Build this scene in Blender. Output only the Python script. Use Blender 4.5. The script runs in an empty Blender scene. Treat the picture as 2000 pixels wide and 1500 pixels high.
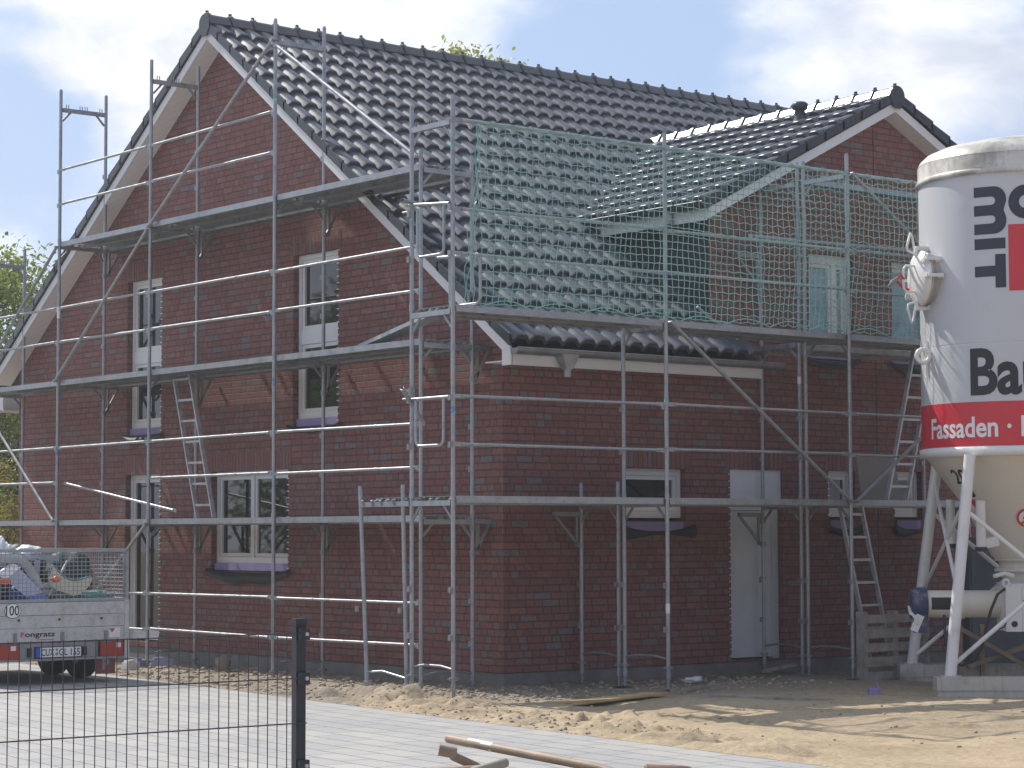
import bpy, bmesh, math, random
import numpy as np
from mathutils import Vector, Matrix, noise as mnoise
from mathutils.geometry import tessellate_polygon

S = bpy.context.scene
COL = S.collection
R_ = math.radians
random.seed(7)
RNG = np.random.default_rng(11)

# ------------------------------------------------------------------ camera
CAM = (-16.1627, -20.5098, 1.9098)
YAW, PITCH, ROLL, FPX = 0.89937, 0.065905, -0.0029364, 4441.33
cd = bpy.data.cameras.new("camera")
cam = bpy.data.objects.new("camera", cd)
COL.objects.link(cam)
_cy, _sy, _cp, _sp = math.cos(YAW), math.sin(YAW), math.cos(PITCH), math.sin(PITCH)
_f = Vector((_cp * _cy, _cp * _sy, _sp))
_r = Vector((_sy, -_cy, 0))
_u = _r.cross(_f)
_r2 = math.cos(ROLL) * _r + math.sin(ROLL) * _u
_u2 = -math.sin(ROLL) * _r + math.cos(ROLL) * _u
cam.matrix_world = Matrix(((_r2.x, _u2.x, -_f.x, CAM[0]), (_r2.y, _u2.y, -_f.y, CAM[1]), (_r2.z, _u2.z, -_f.z, CAM[2]), (0, 0, 0, 1)))
cd.sensor_width = 36
cd.lens = FPX / 2000 * 36
cd.clip_start = 0.1
cd.clip_end = 3000
S.camera = cam

# ------------------------------------------------------------------ light
SUN_AZ, SUN_EL = R_(97.5), R_(46)
sd = bpy.data.lights.new("sun", "SUN")
sd.energy = 4.6
sd.angle = R_(0.53)
sd.color = (1.0, 0.94, 0.85)
sun = bpy.data.objects.new("sun", sd)
COL.objects.link(sun)
sdir = Vector((math.cos(SUN_AZ) * math.cos(SUN_EL), math.sin(SUN_AZ) * math.cos(SUN_EL), math.sin(SUN_EL)))
sun.rotation_euler = sdir.to_track_quat("Z", "Y").to_euler()

S.view_settings.view_transform = "Standard"
S.view_settings.look = "None"
S.view_settings.gamma = 1
S.view_settings.exposure = 0.22
S.cycles.max_bounces = 6
HAZE = 0.0012
S.cycles.use_denoising = True


class NT:
    """small helper to write node trees"""
    def __init__(self, tree):
        self.t = tree
        self.t.nodes.clear()

    def n(self, kind, **kw):
        nd = self.t.nodes.new(kind)
        for k, v in kw.items():
            if k == "ins":
                for i, val in v.items():
                    self.set(nd.inputs[i], val)
            else:
                setattr(nd, k, v)
        return nd

    def set(self, sock, val):
        if isinstance(val, bpy.types.NodeSocket):
            self.t.links.new(val, sock)
        else:
            sock.default_value = val

    def m(self, op, a, b=0.0, c=0.0, clamp=False):
        nd = self.t.nodes.new("ShaderNodeMath")
        nd.operation = op
        nd.use_clamp = clamp
        for i, v in enumerate((a, b, c)):
            self.set(nd.inputs[i], v)
        return nd.outputs[0]

    def mix(self, fac, a, b, blend="MIX"):
        nd = self.t.nodes.new("ShaderNodeMix")
        nd.data_type = "RGBA"
        nd.blend_type = blend
        self.set(nd.inputs[0], fac)
        self.set(nd.inputs[6], a)
        self.set(nd.inputs[7], b)
        return nd.outputs[2]

    def ramp(self, fac, stops, interp="LINEAR"):
        nd = self.t.nodes.new("ShaderNodeValToRGB")
        cr = nd.color_ramp
        cr.interpolation = interp
        while len(cr.elements) < len(stops):
            cr.elements.new(0.5)
        for e, (p, c) in zip(cr.elements, stops):
            e.position = p
            e.color = c if len(c) == 4 else (*c, 1)
        self.set(nd.inputs[0], fac)
        return nd.outputs[0]

    def noise(self, vec, scale, detail=4, rough=0.55, dist=0.0):
        nd = self.t.nodes.new("ShaderNodeTexNoise")
        if vec is not None:
            self.set(nd.inputs["Vector"], vec)
        nd.inputs["Scale"].default_value = scale
        nd.inputs["Detail"].default_value = detail
        nd.inputs["Roughness"].default_value = rough
        nd.inputs["Distortion"].default_value = dist
        return nd.outputs[0]

    def maprange(self, v, a, b, c=0.0, d=1.0, smooth=True):
        nd = self.t.nodes.new("ShaderNodeMapRange")
        nd.interpolation_type = "SMOOTHSTEP" if smooth else "LINEAR"
        for i, x in enumerate((v, a, b, c, d)):
            self.set(nd.inputs[i], x)
        return nd.outputs[0]


# ------------------------------------------------------------------ sky
w = bpy.data.worlds.new("World")
S.world = w
w.use_nodes = True
N = NT(w.node_tree)
sky = N.n("ShaderNodeTexSky", sky_type="NISHITA", sun_disc=False, sun_elevation=SUN_EL, sun_rotation=math.pi / 2 - SUN_AZ, air_density=1.0, dust_density=1.2, ozone_density=1.0)
tc = N.n("ShaderNodeTexCoord")
dirv = tc.outputs["Generated"]
mp = N.n("ShaderNodeMapping", ins={0: dirv})
mp.inputs["Scale"].default_value = (1, 1, 1.9)
n1 = N.noise(mp.outputs[0], 7.5, 7, 0.56, 0.25)
n2 = N.noise(mp.outputs[0], 24.0, 6, 0.6, 0.4)
dens = N.m("ADD", N.m("MULTIPLY", n1, 0.72), N.m("MULTIPLY", n2, 0.28))


def sky_dir(u, v):
    d = (u - 1000) / FPX * _r2 + -(v - 750) / FPX * _u2 + _f
    return d.normalized()


# cloud banks (+) and gaps (-) as they stand round this site: direction, angular radius, weight
nv = N.n("ShaderNodeTexNoise", ins={"Vector": mp.outputs[0], "Scale": 15.0, "Detail": 5.0})
wob = N.n("ShaderNodeVectorMath", operation="MULTIPLY_ADD", ins={0: nv.outputs["Color"], 1: (0.055, 0.055, 0.055), 2: dirv})
off = N.n("ShaderNodeVectorMath", operation="SUBTRACT", ins={0: wob.outputs[0], 1: (0.0275, 0.0275, 0.0275)})
for (u, v, r, wt) in ((20, 190, 150, -0.30), (70, 350, 150, -0.16), (130, 50, 110, 0.2), (240, 130, 110, 0.16), (520, 60, 330, 0.22), (330, 30, 200, 0.1), (880, 60, 230, 0.2), (40, 500, 120, 0.02),
                      (1160, 90, 240, -0.22), (1380, 90, 190, -0.16), (1560, 100, 160, 0.12), (1700, 60, 170, 0.13), (1860, 120, 150, 0.2), (1930, 255, 120, -0.04)):
    dn = N.n("ShaderNodeVectorMath", operation="DISTANCE", ins={0: off.outputs[0], 1: sky_dir(u, v)})
    dens = N.m("ADD", dens, N.maprange(dn.outputs["Value"], 0.0, r / FPX * 1.5, wt, 0.0))
cover = N.ramp(dens, [(0.34, (0, 0, 0)), (0.45, (0.42, 0.42, 0.42)), (0.55, (0.85, 0.85, 0.85)), (0.66, (1, 1, 1))])
ccol = N.ramp(dens, [(0.36, (5.6, 6.7, 8.6)), (0.50, (7.2, 7.8, 8.9)), (0.64, (8.6, 8.8, 9.4)), (0.84, (10.6, 10.5, 10.3))])
sk = N.mix(1.0, sky.outputs[0], (1.25, 1.22, 1.2, 1), "MULTIPLY")
shade = N.ramp(N.noise(mp.outputs[0], 11.0, 7, 0.58, 0.5), [(0.36, (0.70, 0.74, 0.81)), (0.50, (0.90, 0.92, 0.95)), (0.62, (1.08, 1.07, 1.04))])
ccol = N.mix(1.0, ccol, shade, "MULTIPLY")
skyc = N.mix(N.m("MULTIPLY", cover, 0.95), N.mix(0.8, sk, (4.0, 5.3, 7.9, 1)), ccol)
# the sky is brightest round the sun and deeper on the far side
sunward = N.n("ShaderNodeVectorMath", operation="DOT_PRODUCT", ins={0: dirv, 1: sdir})
glow = N.maprange(sunward.outputs["Value"], -0.35, 0.62, 0.52, 1.0)
gl3 = N.n("ShaderNodeCombineXYZ", ins={0: glow, 1: glow, 2: N.m("ADD", N.m("MULTIPLY", glow, 0.86), 0.14)})
skyc = N.mix(1.0, skyc, gl3.outputs[0], "MULTIPLY")
bg = N.n("ShaderNodeBackground", ins={0: skyc, 1: 0.1})
wo = N.n("ShaderNodeOutputWorld", ins={0: bg.outputs[0]})


# ------------------------------------------------------------------ materials
def mat(name, build):
    m = bpy.data.materials.new(name)
    m.use_nodes = True
    k = NT(m.node_tree)
    b = k.n("ShaderNodeBsdfPrincipled")
    o = k.n("ShaderNodeOutputMaterial", ins={0: b.outputs[0]})
    build(k, b)
    return m


def bump(k, b, h, strength=0.3, dist=0.01):
    bn = k.n("ShaderNodeBump", ins={"Height": h, "Strength": strength, "Distance": dist})
    k.set(b.inputs["Normal"], bn.outputs[0])


def objc(k):
    return k.n("ShaderNodeTexCoord").outputs["Object"]


def simple(name, col, rough=0.5, metal=0.0, var=0.12, scale=6.0, bmp=0.0, spec=None, dirt=None, dscale=3.0, damt=0.5):
    def f(k, b):
        v = objc(k)
        n = k.noise(v, scale, 5)
        lo = tuple(c * (1 - var) for c in col)
        hi = tuple(min(1, c * (1 + var)) for c in col)
        c = k.ramp(n, [(0.3, lo), (0.7, hi)])
        if dirt is not None:
            dn = k.noise(v, dscale, 8, 0.65)
            c = k.mix(k.m("MULTIPLY", k.maprange(dn, 0.48, 0.68), damt), c, (*dirt, 1))
        k.set(b.inputs["Base Color"], c)
        b.inputs["Roughness"].default_value = rough
        b.inputs["Metallic"].default_value = metal
        if spec is not None:
            b.inputs["Specular IOR Level"].default_value = spec
        if bmp:
            bump(k, b, k.noise(v, scale * 6, 4), bmp, 0.004)
    return mat(name, f)


def brick_build(soldier=False):
    def f(k, b):
        sep = k.n("ShaderNodeSeparateXYZ", ins={0: objc(k)})
        u = k.m("ADD", sep.outputs[0], sep.outputs[1])
        z = k.m("SUBTRACT", sep.outputs[2], 0.318)
        if soldier:
            zr, ur = k.m("DIVIDE", u, 0.0765), k.m("ADD", k.m("DIVIDE", z, 2.0), 0.31)
        else:
            zr, ur = k.m("DIVIDE", z, 0.08333), k.m("DIVIDE", u, 0.25)
        row = k.m("FLOOR", zr)
        fv = k.m("SUBTRACT", zr, row)
        wn = k.n("ShaderNodeTexWhiteNoise", noise_dimensions="1D", ins={"W": k.m("ADD", row, 0.37)})
        x = k.m("ADD", ur, k.m("ADD", k.m("MULTIPLY", wn.outputs[0], 0.0 if soldier else 0.9), k.m("MULTIPLY", row, 0.5)))
        cell = k.m("FLOOR", x)
        fr = k.m("SUBTRACT", x, cell)
        cv = k.n("ShaderNodeCombineXYZ", ins={0: cell, 1: row, 2: 1.7})
        w2 = k.n("ShaderNodeTexWhiteNoise", noise_dimensions="3D", ins={"Vector": cv.outputs[0]})
        split = k.m("GREATER_THAN", w2.outputs[0], 2.0 if soldier else 0.66)
        f2 = k.m("MULTIPLY", fr, 2.0)
        sub = k.m("MULTIPLY", k.m("FLOOR", f2), split)
        ff = k.m("FRACT", f2)
        dA = k.m("MULTIPLY", k.m("MINIMUM", fr, k.m("SUBTRACT", 1.0, fr)), 2.0 if soldier else 0.25)
        dB = k.m("MULTIPLY", k.m("MINIMUM", ff, k.m("SUBTRACT", 1.0, ff)), 0.125)
        dx = k.m("ADD", k.m("MULTIPLY", dA, k.m("SUBTRACT", 1.0, split)), k.m("MULTIPLY", dB, split))
        dz = k.m("MULTIPLY", k.m("MINIMUM", fv, k.m("SUBTRACT", 1.0, fv)), 0.0765 if soldier else 0.08333)
        edge = k.noise(objc(k), 60, 3)
        d = k.m("ADD", k.m("MINIMUM", dx, dz), k.m("MULTIPLY", k.m("SUBTRACT", edge, 0.5), 0.004))
        face = k.maprange(d, 0.0042, 0.0085)
        cv2 = k.n("ShaderNodeCombineXYZ", ins={0: k.m("ADD", cell, k.m("MULTIPLY", sub, 0.5)), 1: row, 2: 9.1})
        w3 = k.n("ShaderNodeTexWhiteNoise", noise_dimensions="3D", ins={"Vector": cv2.outputs[0]})
        bc = k.ramp(w3.outputs[0], [(0.0, (0.215, 0.088, 0.075)), (0.25, (0.262, 0.103, 0.087)), (0.5, (0.236, 0.098, 0.085)), (0.7, (0.285, 0.122, 0.102)), (0.86, (0.25, 0.120, 0.107)),
                                    (0.93, (0.23, 0.142, 0.130)), (0.965, (0.205, 0.150, 0.146)), (1.0, (0.19, 0.160, 0.168))])
        fine = k.noise(objc(k), 22, 6, 0.65)
        bc = k.mix(0.55, bc, k.ramp(fine, [(0.25, (0.55, 0.55, 0.55)), (0.75, (1.35, 1.32, 1.3))]), "MULTIPLY")
        # greyish scorch across single bricks
        sc = k.noise(objc(k), 7.0, 3)
        bc = k.mix(k.m("MULTIPLY", k.maprange(sc, 0.56, 0.72), 0.35), bc, (0.15, 0.085, 0.08, 1))
        mort = k.ramp(k.noise(objc(k), 9, 4), [(0.3, (0.060, 0.050, 0.048)), (0.7, (0.125, 0.106, 0.100))])
        c = k.mix(face, mort, bc)
        # a few patches of mortar haze on the new masonry
        big = k.noise(objc(k), 0.8, 5)
        c = k.mix(k.m("MULTIPLY", k.maprange(big, 0.5, 0.75), 0.16), c, (0.26, 0.2, 0.185, 1))
        k.set(b.inputs["Base Color"], c)
        b.inputs["Roughness"].default_value = 0.78
        b.inputs["Specular IOR Level"].default_value = 0.3
        bump(k, b, k.m("ADD", k.m("MULTIPLY", face, 1.0), k.m("MULTIPLY", fine, 0.22)), 0.9, 0.009)
    return f


M = {}
M["brick"] = mat("brick", brick_build())
M["soldier"] = mat("soldier_brick", brick_build(True))
M["plinth"] = simple("plinth_render", (0.20, 0.195, 0.185), 0.9, 0, 0.18, 4, 0.3, dirt=(0.13, 0.12, 0.105), dscale=2.5)


def tile_b(k, b):
    v = objc(k)
    n = k.noise(v, 5, 4)
    sep = k.n("ShaderNodeSeparateXYZ", ins={0: v})
    wn = k.n("ShaderNodeTexWhiteNoise", noise_dimensions="3D", ins={"Vector": k.n("ShaderNodeVectorMath", operation="FLOOR", ins={0: k.n("ShaderNodeVectorMath", operation="MULTIPLY", ins={0: v, 1: (4.0, 3.6, 0.0)}).outputs[0]}).outputs[0]})
    c = k.ramp(k.m("ADD", k.m("MULTIPLY", n, 0.6), k.m("MULTIPLY", wn.outputs[0], 0.4)), [(0.25, (0.042, 0.050, 0.066)), (0.75, (0.066, 0.076, 0.096))])
    dust = k.noise(v, 1.3, 7, 0.7)
    c = k.mix(k.m("MULTIPLY", k.maprange(dust, 0.5, 0.74), 0.10), c, (0.17, 0.165, 0.16, 1))
    k.set(b.inputs["Base Color"], c)
    k.set(b.inputs["Roughness"], k.maprange(k.noise(v, 14, 4), 0.3, 0.7, 0.34, 0.46))
    b.inputs["Specular IOR Level"].default_value = 0.5
    bump(k, b, k.noise(v, 40, 3), 0.06, 0.004)


M["tile"] = mat("roof_tile", tile_b)
M["ridge"] = simple("ridge_tile", (0.022, 0.024, 0.030), 0.24, 0, 0.2, 6, spec=0.7)
M["slate"] = simple("cheek_cladding", (0.030, 0.034, 0.045), 0.5, 0, 0.2, 9)
M["white"] = simple("white_board", (0.72, 0.72, 0.72), 0.45, 0, 0.04, 3)
M["soffit"] = None


def soffit_b(k, b):
    sep = k.n("ShaderNodeSeparateXYZ", ins={0: objc(k)})
    x = k.m("FRACT", k.m("MULTIPLY", k.m("ADD", sep.outputs[1], sep.outputs[0]), 0.0 + 6.5))
    g = k.maprange(x, 0.0, 0.06)
    c = k.mix(g, (0.55, 0.51, 0.46, 1), (0.80, 0.76, 0.70, 1))
    k.set(b.inputs["Base Color"], c)
    b.inputs["Roughness"].default_value = 0.6


M["soffit"] = mat("soffit_boards", soffit_b)
M["pvc"] = simple("window_plastic", (0.74, 0.73, 0.70), 0.35, 0, 0.03, 3)
M["zinc"] = simple("zinc_gutter", (0.30, 0.31, 0.33), 0.42, 0.75, 0.2, 5)
M["darkzinc"] = simple("dark_gutter", (0.075, 0.082, 0.092), 0.4, 0.4, 0.2, 5)
M["lead"] = simple("valley_sheet", (0.26, 0.265, 0.28), 0.5, 0.5, 0.2, 5)
M["foam"] = simple("purple_foam", (0.31, 0.25, 0.47), 0.85, 0, 0.08, 5)
M["membrane"] = simple("black_membrane", (0.018, 0.018, 0.022), 0.55, 0, 0.3, 5)


def glass_b(tint):
    def f(k, b):
        k.set(b.inputs["Base Color"], (*tint, 1))
        b.inputs["Roughness"].default_value = 0.03
        b.inputs["Specular IOR Level"].default_value = 0.9
        bump(k, b, k.noise(objc(k), 1.6, 2), 0.02, 0.02)
    return f


M["glass"] = mat("window_glass", glass_b((0.012, 0.014, 0.018)))
M["filmglass"] = simple("film_covered_glass", (0.30, 0.44, 0.50), 0.25, 0, 0.15, 5, dirt=(0.08, 0.1, 0.12), dscale=2.2)
M["blind"] = simple("grey_blind", (0.17, 0.175, 0.19), 0.6, 0, 0.05, 3)
M["door"] = simple("primed_door", (0.64, 0.67, 0.69), 0.45, 0, 0.06, 2, dirt=(0.62, 0.62, 0.58), dscale=1.2)
M["dark"] = simple("dark_plastic", (0.02, 0.02, 0.022), 0.45)


def galv_b(base, rough, metal):
    def f(k, b):
        v = objc(k)
        n = k.noise(v, 9, 6, 0.6)
        n2 = k.noise(v, 55, 2)
        c = k.ramp(k.m("ADD", k.m("MULTIPLY", n, 0.7), k.m("MULTIPLY", n2, 0.3)), [(0.3, tuple(x * 0.66 for x in base)), (0.5, base), (0.72, tuple(min(1, x * 1.25) for x in base))])
        rust = k.noise(v, 3.2, 8, 0.7)
        c = k.mix(k.m("MULTIPLY", k.maprange(rust, 0.60, 0.72), 0.55), c, (0.30, 0.25, 0.20, 1))
        k.set(b.inputs["Base Color"], c)
        k.set(b.inputs["Roughness"], k.maprange(n, 0.3, 0.7, rough - 0.1, rough + 0.12))
        b.inputs["Metallic"].default_value = metal
    return f


M["galv"] = mat("galvanised_steel", galv_b((0.345, 0.365, 0.385), 0.40, 0.6))
M["galvdull"] = mat("dull_galvanised_steel", galv_b((0.29, 0.30, 0.31), 0.5, 0.5))
M["alu"] = mat("aluminium", galv_b((0.52, 0.53, 0.54), 0.42, 0.45))
M["net"] = simple("green_netting", (0.22, 0.45, 0.395), 0.6, 0, 0.15, 2)
M["tape_blue"] = simple("blue_mark", (0.14, 0.26, 0.42), 0.6, 0, 0.5, 30)
M["tape_white"] = simple("white_sticker", (0.75, 0.75, 0.74), 0.5)
M["tape_green"] = simple("green_mark", (0.18, 0.38, 0.36), 0.6, 0, 0.5, 30)
M["rusty"] = simple("rusty_bar", (0.16, 0.085, 0.06), 0.7, 0.2, 0.3, 10, 0.3)
M["wood"] = simple("grey_wood", (0.30, 0.26, 0.21), 0.8, 0, 0.3, 7, 0.3)
M["oldwood"] = simple("weathered_wood", (0.30, 0.275, 0.25), 0.85, 0, 0.3, 7, 0.3)
M["ash"] = simple("worn_tool_handle", (0.30, 0.22, 0.15), 0.6, 0, 0.25, 9, 0.2, dirt=(0.22, 0.16, 0.11), dscale=8)
M["ply"] = simple("shuttering_plywood", (0.46, 0.33, 0.15), 0.7, 0, 0.25, 5, 0.2)
M["sheet"] = simple("fibre_board", (0.25, 0.225, 0.20), 0.8, 0, 0.08, 3)
M["fence"] = simple("anthracite_coating", (0.030, 0.033, 0.040), 0.42, 0.1, 0.1, 8)
M["wire"] = simple("anthracite_wire", (0.055, 0.045, 0.048), 0.5, 0.1, 0.1, 8)


def silo_b(base, dirt, amt, lo=0.55):
    def f(k, b):
        v = objc(k)
        mpn = k.n("ShaderNodeMapping", ins={0: v})
        mpn.inputs["Scale"].default_value = (9, 9, 0.9)
        streak = k.noise(mpn.outputs[0], 2.0, 7, 0.65)
        blot = k.noise(v, 1.6, 7, 0.65)
        c = k.mix(k.m("MULTIPLY", k.maprange(streak, lo + 0.04, lo + 0.26), amt * 0.6), (*base, 1), (*dirt, 1))
        c = k.mix(k.m("MULTIPLY", k.maprange(blot, lo, lo + 0.22), amt), c, (*dirt, 1))
        spk = k.noise(v, 38, 2)
        c = k.mix(k.m("MULTIPLY", k.maprange(spk, 0.70, 0.76), 0.35), c, (0.3, 0.27, 0.24, 1))
        k.set(b.inputs["Base Color"], c)
        b.inputs["Roughness"].default_value = 0.38
        bump(k, b, blot, 0.03, 0.02)
    return f


M["silo"] = mat("white_silo_paint", silo_b((0.56, 0.565, 0.59), (0.42, 0.41, 0.39), 0.35))
M["silolid"] = mat("weathered_silo_lid", silo_b((0.60, 0.57, 0.52), (0.24, 0.22, 0.19), 0.9, 0.46))
M["silocone"] = mat("cream_silo_paint", silo_b((0.70, 0.65, 0.56), (0.40, 0.34, 0.26), 0.6))
M["siloleg"] = mat("splashed_white_paint", silo_b((0.74, 0.73, 0.71), (0.40, 0.36, 0.31), 0.7))
M["silofoot"] = mat("mortar_crusted_paint", silo_b((0.52, 0.49, 0.44), (0.22, 0.19, 0.16), 0.9, 0.46))
M["red"] = simple("signal_red", (0.62, 0.035, 0.05), 0.4, 0, 0.04, 3)
M["ink"] = simple("blue_black_film", (0.020, 0.026, 0.048), 0.45, 0, 0.05, 3)
M["black"] = simple("matt_black", (0.014, 0.014, 0.016), 0.5)
M["whitefilm"] = simple("white_film", (0.80, 0.80, 0.80), 0.4, 0, 0.02, 3)
M["navy"] = simple("navy_motor_cover", (0.035, 0.05, 0.12), 0.35, 0, 0.2, 6, dirt=(0.3, 0.28, 0.26), dscale=9)
M["cabblue"] = simple("blue_grey_sheet_steel", (0.11, 0.135, 0.165), 0.5, 0, 0.15, 4)
M["tyre"] = simple("tyre_rubber", (0.016, 0.016, 0.017), 0.8)
M["lamp"] = simple("red_lamp_lens", (0.36, 0.03, 0.025), 0.2, 0, 0.1, 12)
M["lampclear"] = simple("clear_lamp_lens", (0.7, 0.66, 0.64), 0.15)
M["euro"] = simple("plate_blue", (0.02, 0.10, 0.55), 0.4)
M["plate"] = simple("plate_white", (0.78, 0.78, 0.76), 0.4, 0, 0.02)
M["mudflap"] = simple("faded_red_flap", (0.26, 0.075, 0.075), 0.7, 0, 0.2, 6)
M["bagwhite"] = simple("white_plastic_bag", (0.72, 0.76, 0.78), 0.35, 0, 0.1, 9)
M["bagblue"] = simple("blue_print_sack", (0.09, 0.19, 0.50), 0.4, 0, 0.2, 5)
M["paleblue"] = simple("pale_printed_sack", (0.46, 0.48, 0.62), 0.4, 0, 0.12, 9)
M["pipegrey"] = simple("grey_duct", (0.42, 0.43, 0.44), 0.5, 0, 0.1, 6)
M["darkgreen"] = simple("dark_green_sack", (0.016, 0.035, 0.032), 0.6, 0, 0.3, 6)
M["teal"] = simple("teal_tarp", (0.10, 0.28, 0.26), 0.6, 0, 0.2, 8)
M["cream"] = simple("cream_foam_sheet", (0.66, 0.60, 0.46), 0.7, 0, 0.06, 5)
M["orange"] = simple("orange_strap", (0.75, 0.16, 0.05), 0.6)
M["greyblue"] = simple("grey_blue_profile", (0.30, 0.34, 0.44), 0.5)


def leaf_b(cols):
    def f(k, b):
        oi = k.n("ShaderNodeTexCoord").outputs["Object"]
        n = k.noise(oi, 0.9, 4)
        n2 = k.noise(oi, 9.0, 2)
        c = k.ramp(k.m("ADD", k.m("MULTIPLY", n, 0.6), k.m("MULTIPLY", n2, 0.4)), [(0.3, cols[0]), (0.52, cols[1]), (0.7, cols[2])])
        k.set(b.inputs["Base Color"], c)
        b.inputs["Roughness"].default_value = 0.5
        tr = k.n("ShaderNodeBsdfTranslucent", ins={0: c})
        mx = k.n("ShaderNodeMixShader", ins={0: 0.45, 1: b.outputs[0], 2: tr.outputs[0]})
        out = [n_ for n_ in k.t.nodes if n_.type == "OUTPUT_MATERIAL"][0]
        k.set(out.inputs[0], mx.outputs[0])
    return f


M["leaf"] = mat("green_leaf", leaf_b(((0.09, 0.14, 0.02), (0.20, 0.27, 0.04), (0.34, 0.38, 0.08))))
M["leaflight"] = mat("young_leaf", leaf_b(((0.20, 0.22, 0.03), (0.36, 0.38, 0.07), (0.52, 0.50, 0.14))))
M["leafyellow"] = mat("yellow_green_leaf", leaf_b(((0.16, 0.13, 0.02), (0.30, 0.25, 0.05), (0.42, 0.34, 0.09))))
M["leafdark"] = mat("dark_leaf", leaf_b(((0.025, 0.06, 0.01), (0.06, 0.13, 0.02), (0.10, 0.20, 0.035))))
M["bark"] = simple("bark", (0.09, 0.07, 0.055), 0.9, 0, 0.3, 8, 0.5)


def sand_b(k, b):
    v = objc(k)
    a = k.noise(v, 0.55, 6, 0.6)
    f_ = k.noise(v, 16, 8, 0.7)
    g = k.noise(v, 3.2, 6, 0.65)
    c = k.ramp(a, [(0.3, (0.37, 0.295, 0.198)), (0.55, (0.47, 0.38, 0.262)), (0.75, (0.42, 0.36, 0.27))])
    c = k.mix(k.m("MULTIPLY", k.maprange(g, 0.5, 0.68), 0.50), c, (0.30, 0.235, 0.16, 1))
    c = k.mix(0.6, c, k.ramp(f_, [(0.28, (0.55, 0.52, 0.5)), (0.72, (1.3, 1.28, 1.25))]), "MULTIPLY")
    # greyer, darker ground close to the house
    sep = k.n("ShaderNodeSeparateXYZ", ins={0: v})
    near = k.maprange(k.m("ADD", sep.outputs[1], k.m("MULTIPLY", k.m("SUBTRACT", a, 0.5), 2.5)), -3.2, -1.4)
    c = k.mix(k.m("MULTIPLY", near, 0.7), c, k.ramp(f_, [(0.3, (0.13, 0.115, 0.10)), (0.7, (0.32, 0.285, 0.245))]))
    k.set(b.inputs["Base Color"], c)
    b.inputs["Roughness"].default_value = 0.95
    b.inputs["Specular IOR Level"].default_value = 0.1
    bump(k, b, k.m("ADD", f_, k.m("MULTIPLY", g, 0.8)), 0.9, 0.03)


M["sand"] = mat("sandy_soil", sand_b)


def pave_b(k, b):
    v = objc(k)
    mpn = k.n("ShaderNodeMapping", ins={0: v})
    mpn.inputs["Rotation"].default_value = (0, 0, R_(5.7 + 90))
    bt = k.n("ShaderNodeTexBrick", offset=0.37, offset_frequency=2, squash=1.0, squash_frequency=2, ins={"Vector": mpn.outputs[0], "Color1": (0, 0, 0, 1), "Color2": (1, 1, 1, 1), "Mortar": (0.5, 0.5, 0.5, 1), "Scale": 1.0, "Mortar Size": 0.0075, "Mortar Smooth": 0.1, "Bias": 0.0, "Brick Width": 0.52, "Row Height": 0.26})
    c = k.ramp(bt.outputs[0], [(0.0, (0.30, 0.30, 0.303)), (0.35, (0.335, 0.332, 0.328)), (0.7, (0.352, 0.345, 0.335)), (1.0, (0.375, 0.365, 0.34))])
    n = k.noise(v, 1.4, 6, 0.6)
    c = k.mix(0.5, c, k.ramp(n, [(0.3, (0.8, 0.8, 0.82)), (0.7, (1.15, 1.13, 1.08))]), "MULTIPLY")
    f_ = k.noise(v, 45, 4, 0.7)
    c = k.mix(0.35, c, k.ramp(f_, [(0.3, (0.72, 0.72, 0.72)), (0.7, (1.2, 1.2, 1.2))]), "MULTIPLY")
    c = k.mix(k.m("MULTIPLY", k.maprange(k.noise(v, 2.6, 7, 0.7), 0.54, 0.74), 0.30), c, (0.45, 0.39, 0.30, 1))
    c = k.mix(bt.outputs[1], c, (0.10, 0.095, 0.085, 1))
    k.set(b.inputs["Base Color"], c)
    b.inputs["Roughness"].default_value = 0.75
    bump(k, b, k.m("SUBTRACT", k.m("MULTIPLY", f_, 0.25), bt.outputs[1]), 0.5, 0.006)


M["pave"] = mat("concrete_pavers", pave_b)
M["stone"] = simple("rubble_stone", (0.36, 0.30, 0.23), 0.9, 0, 0.4, 5, 0.3)


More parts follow.
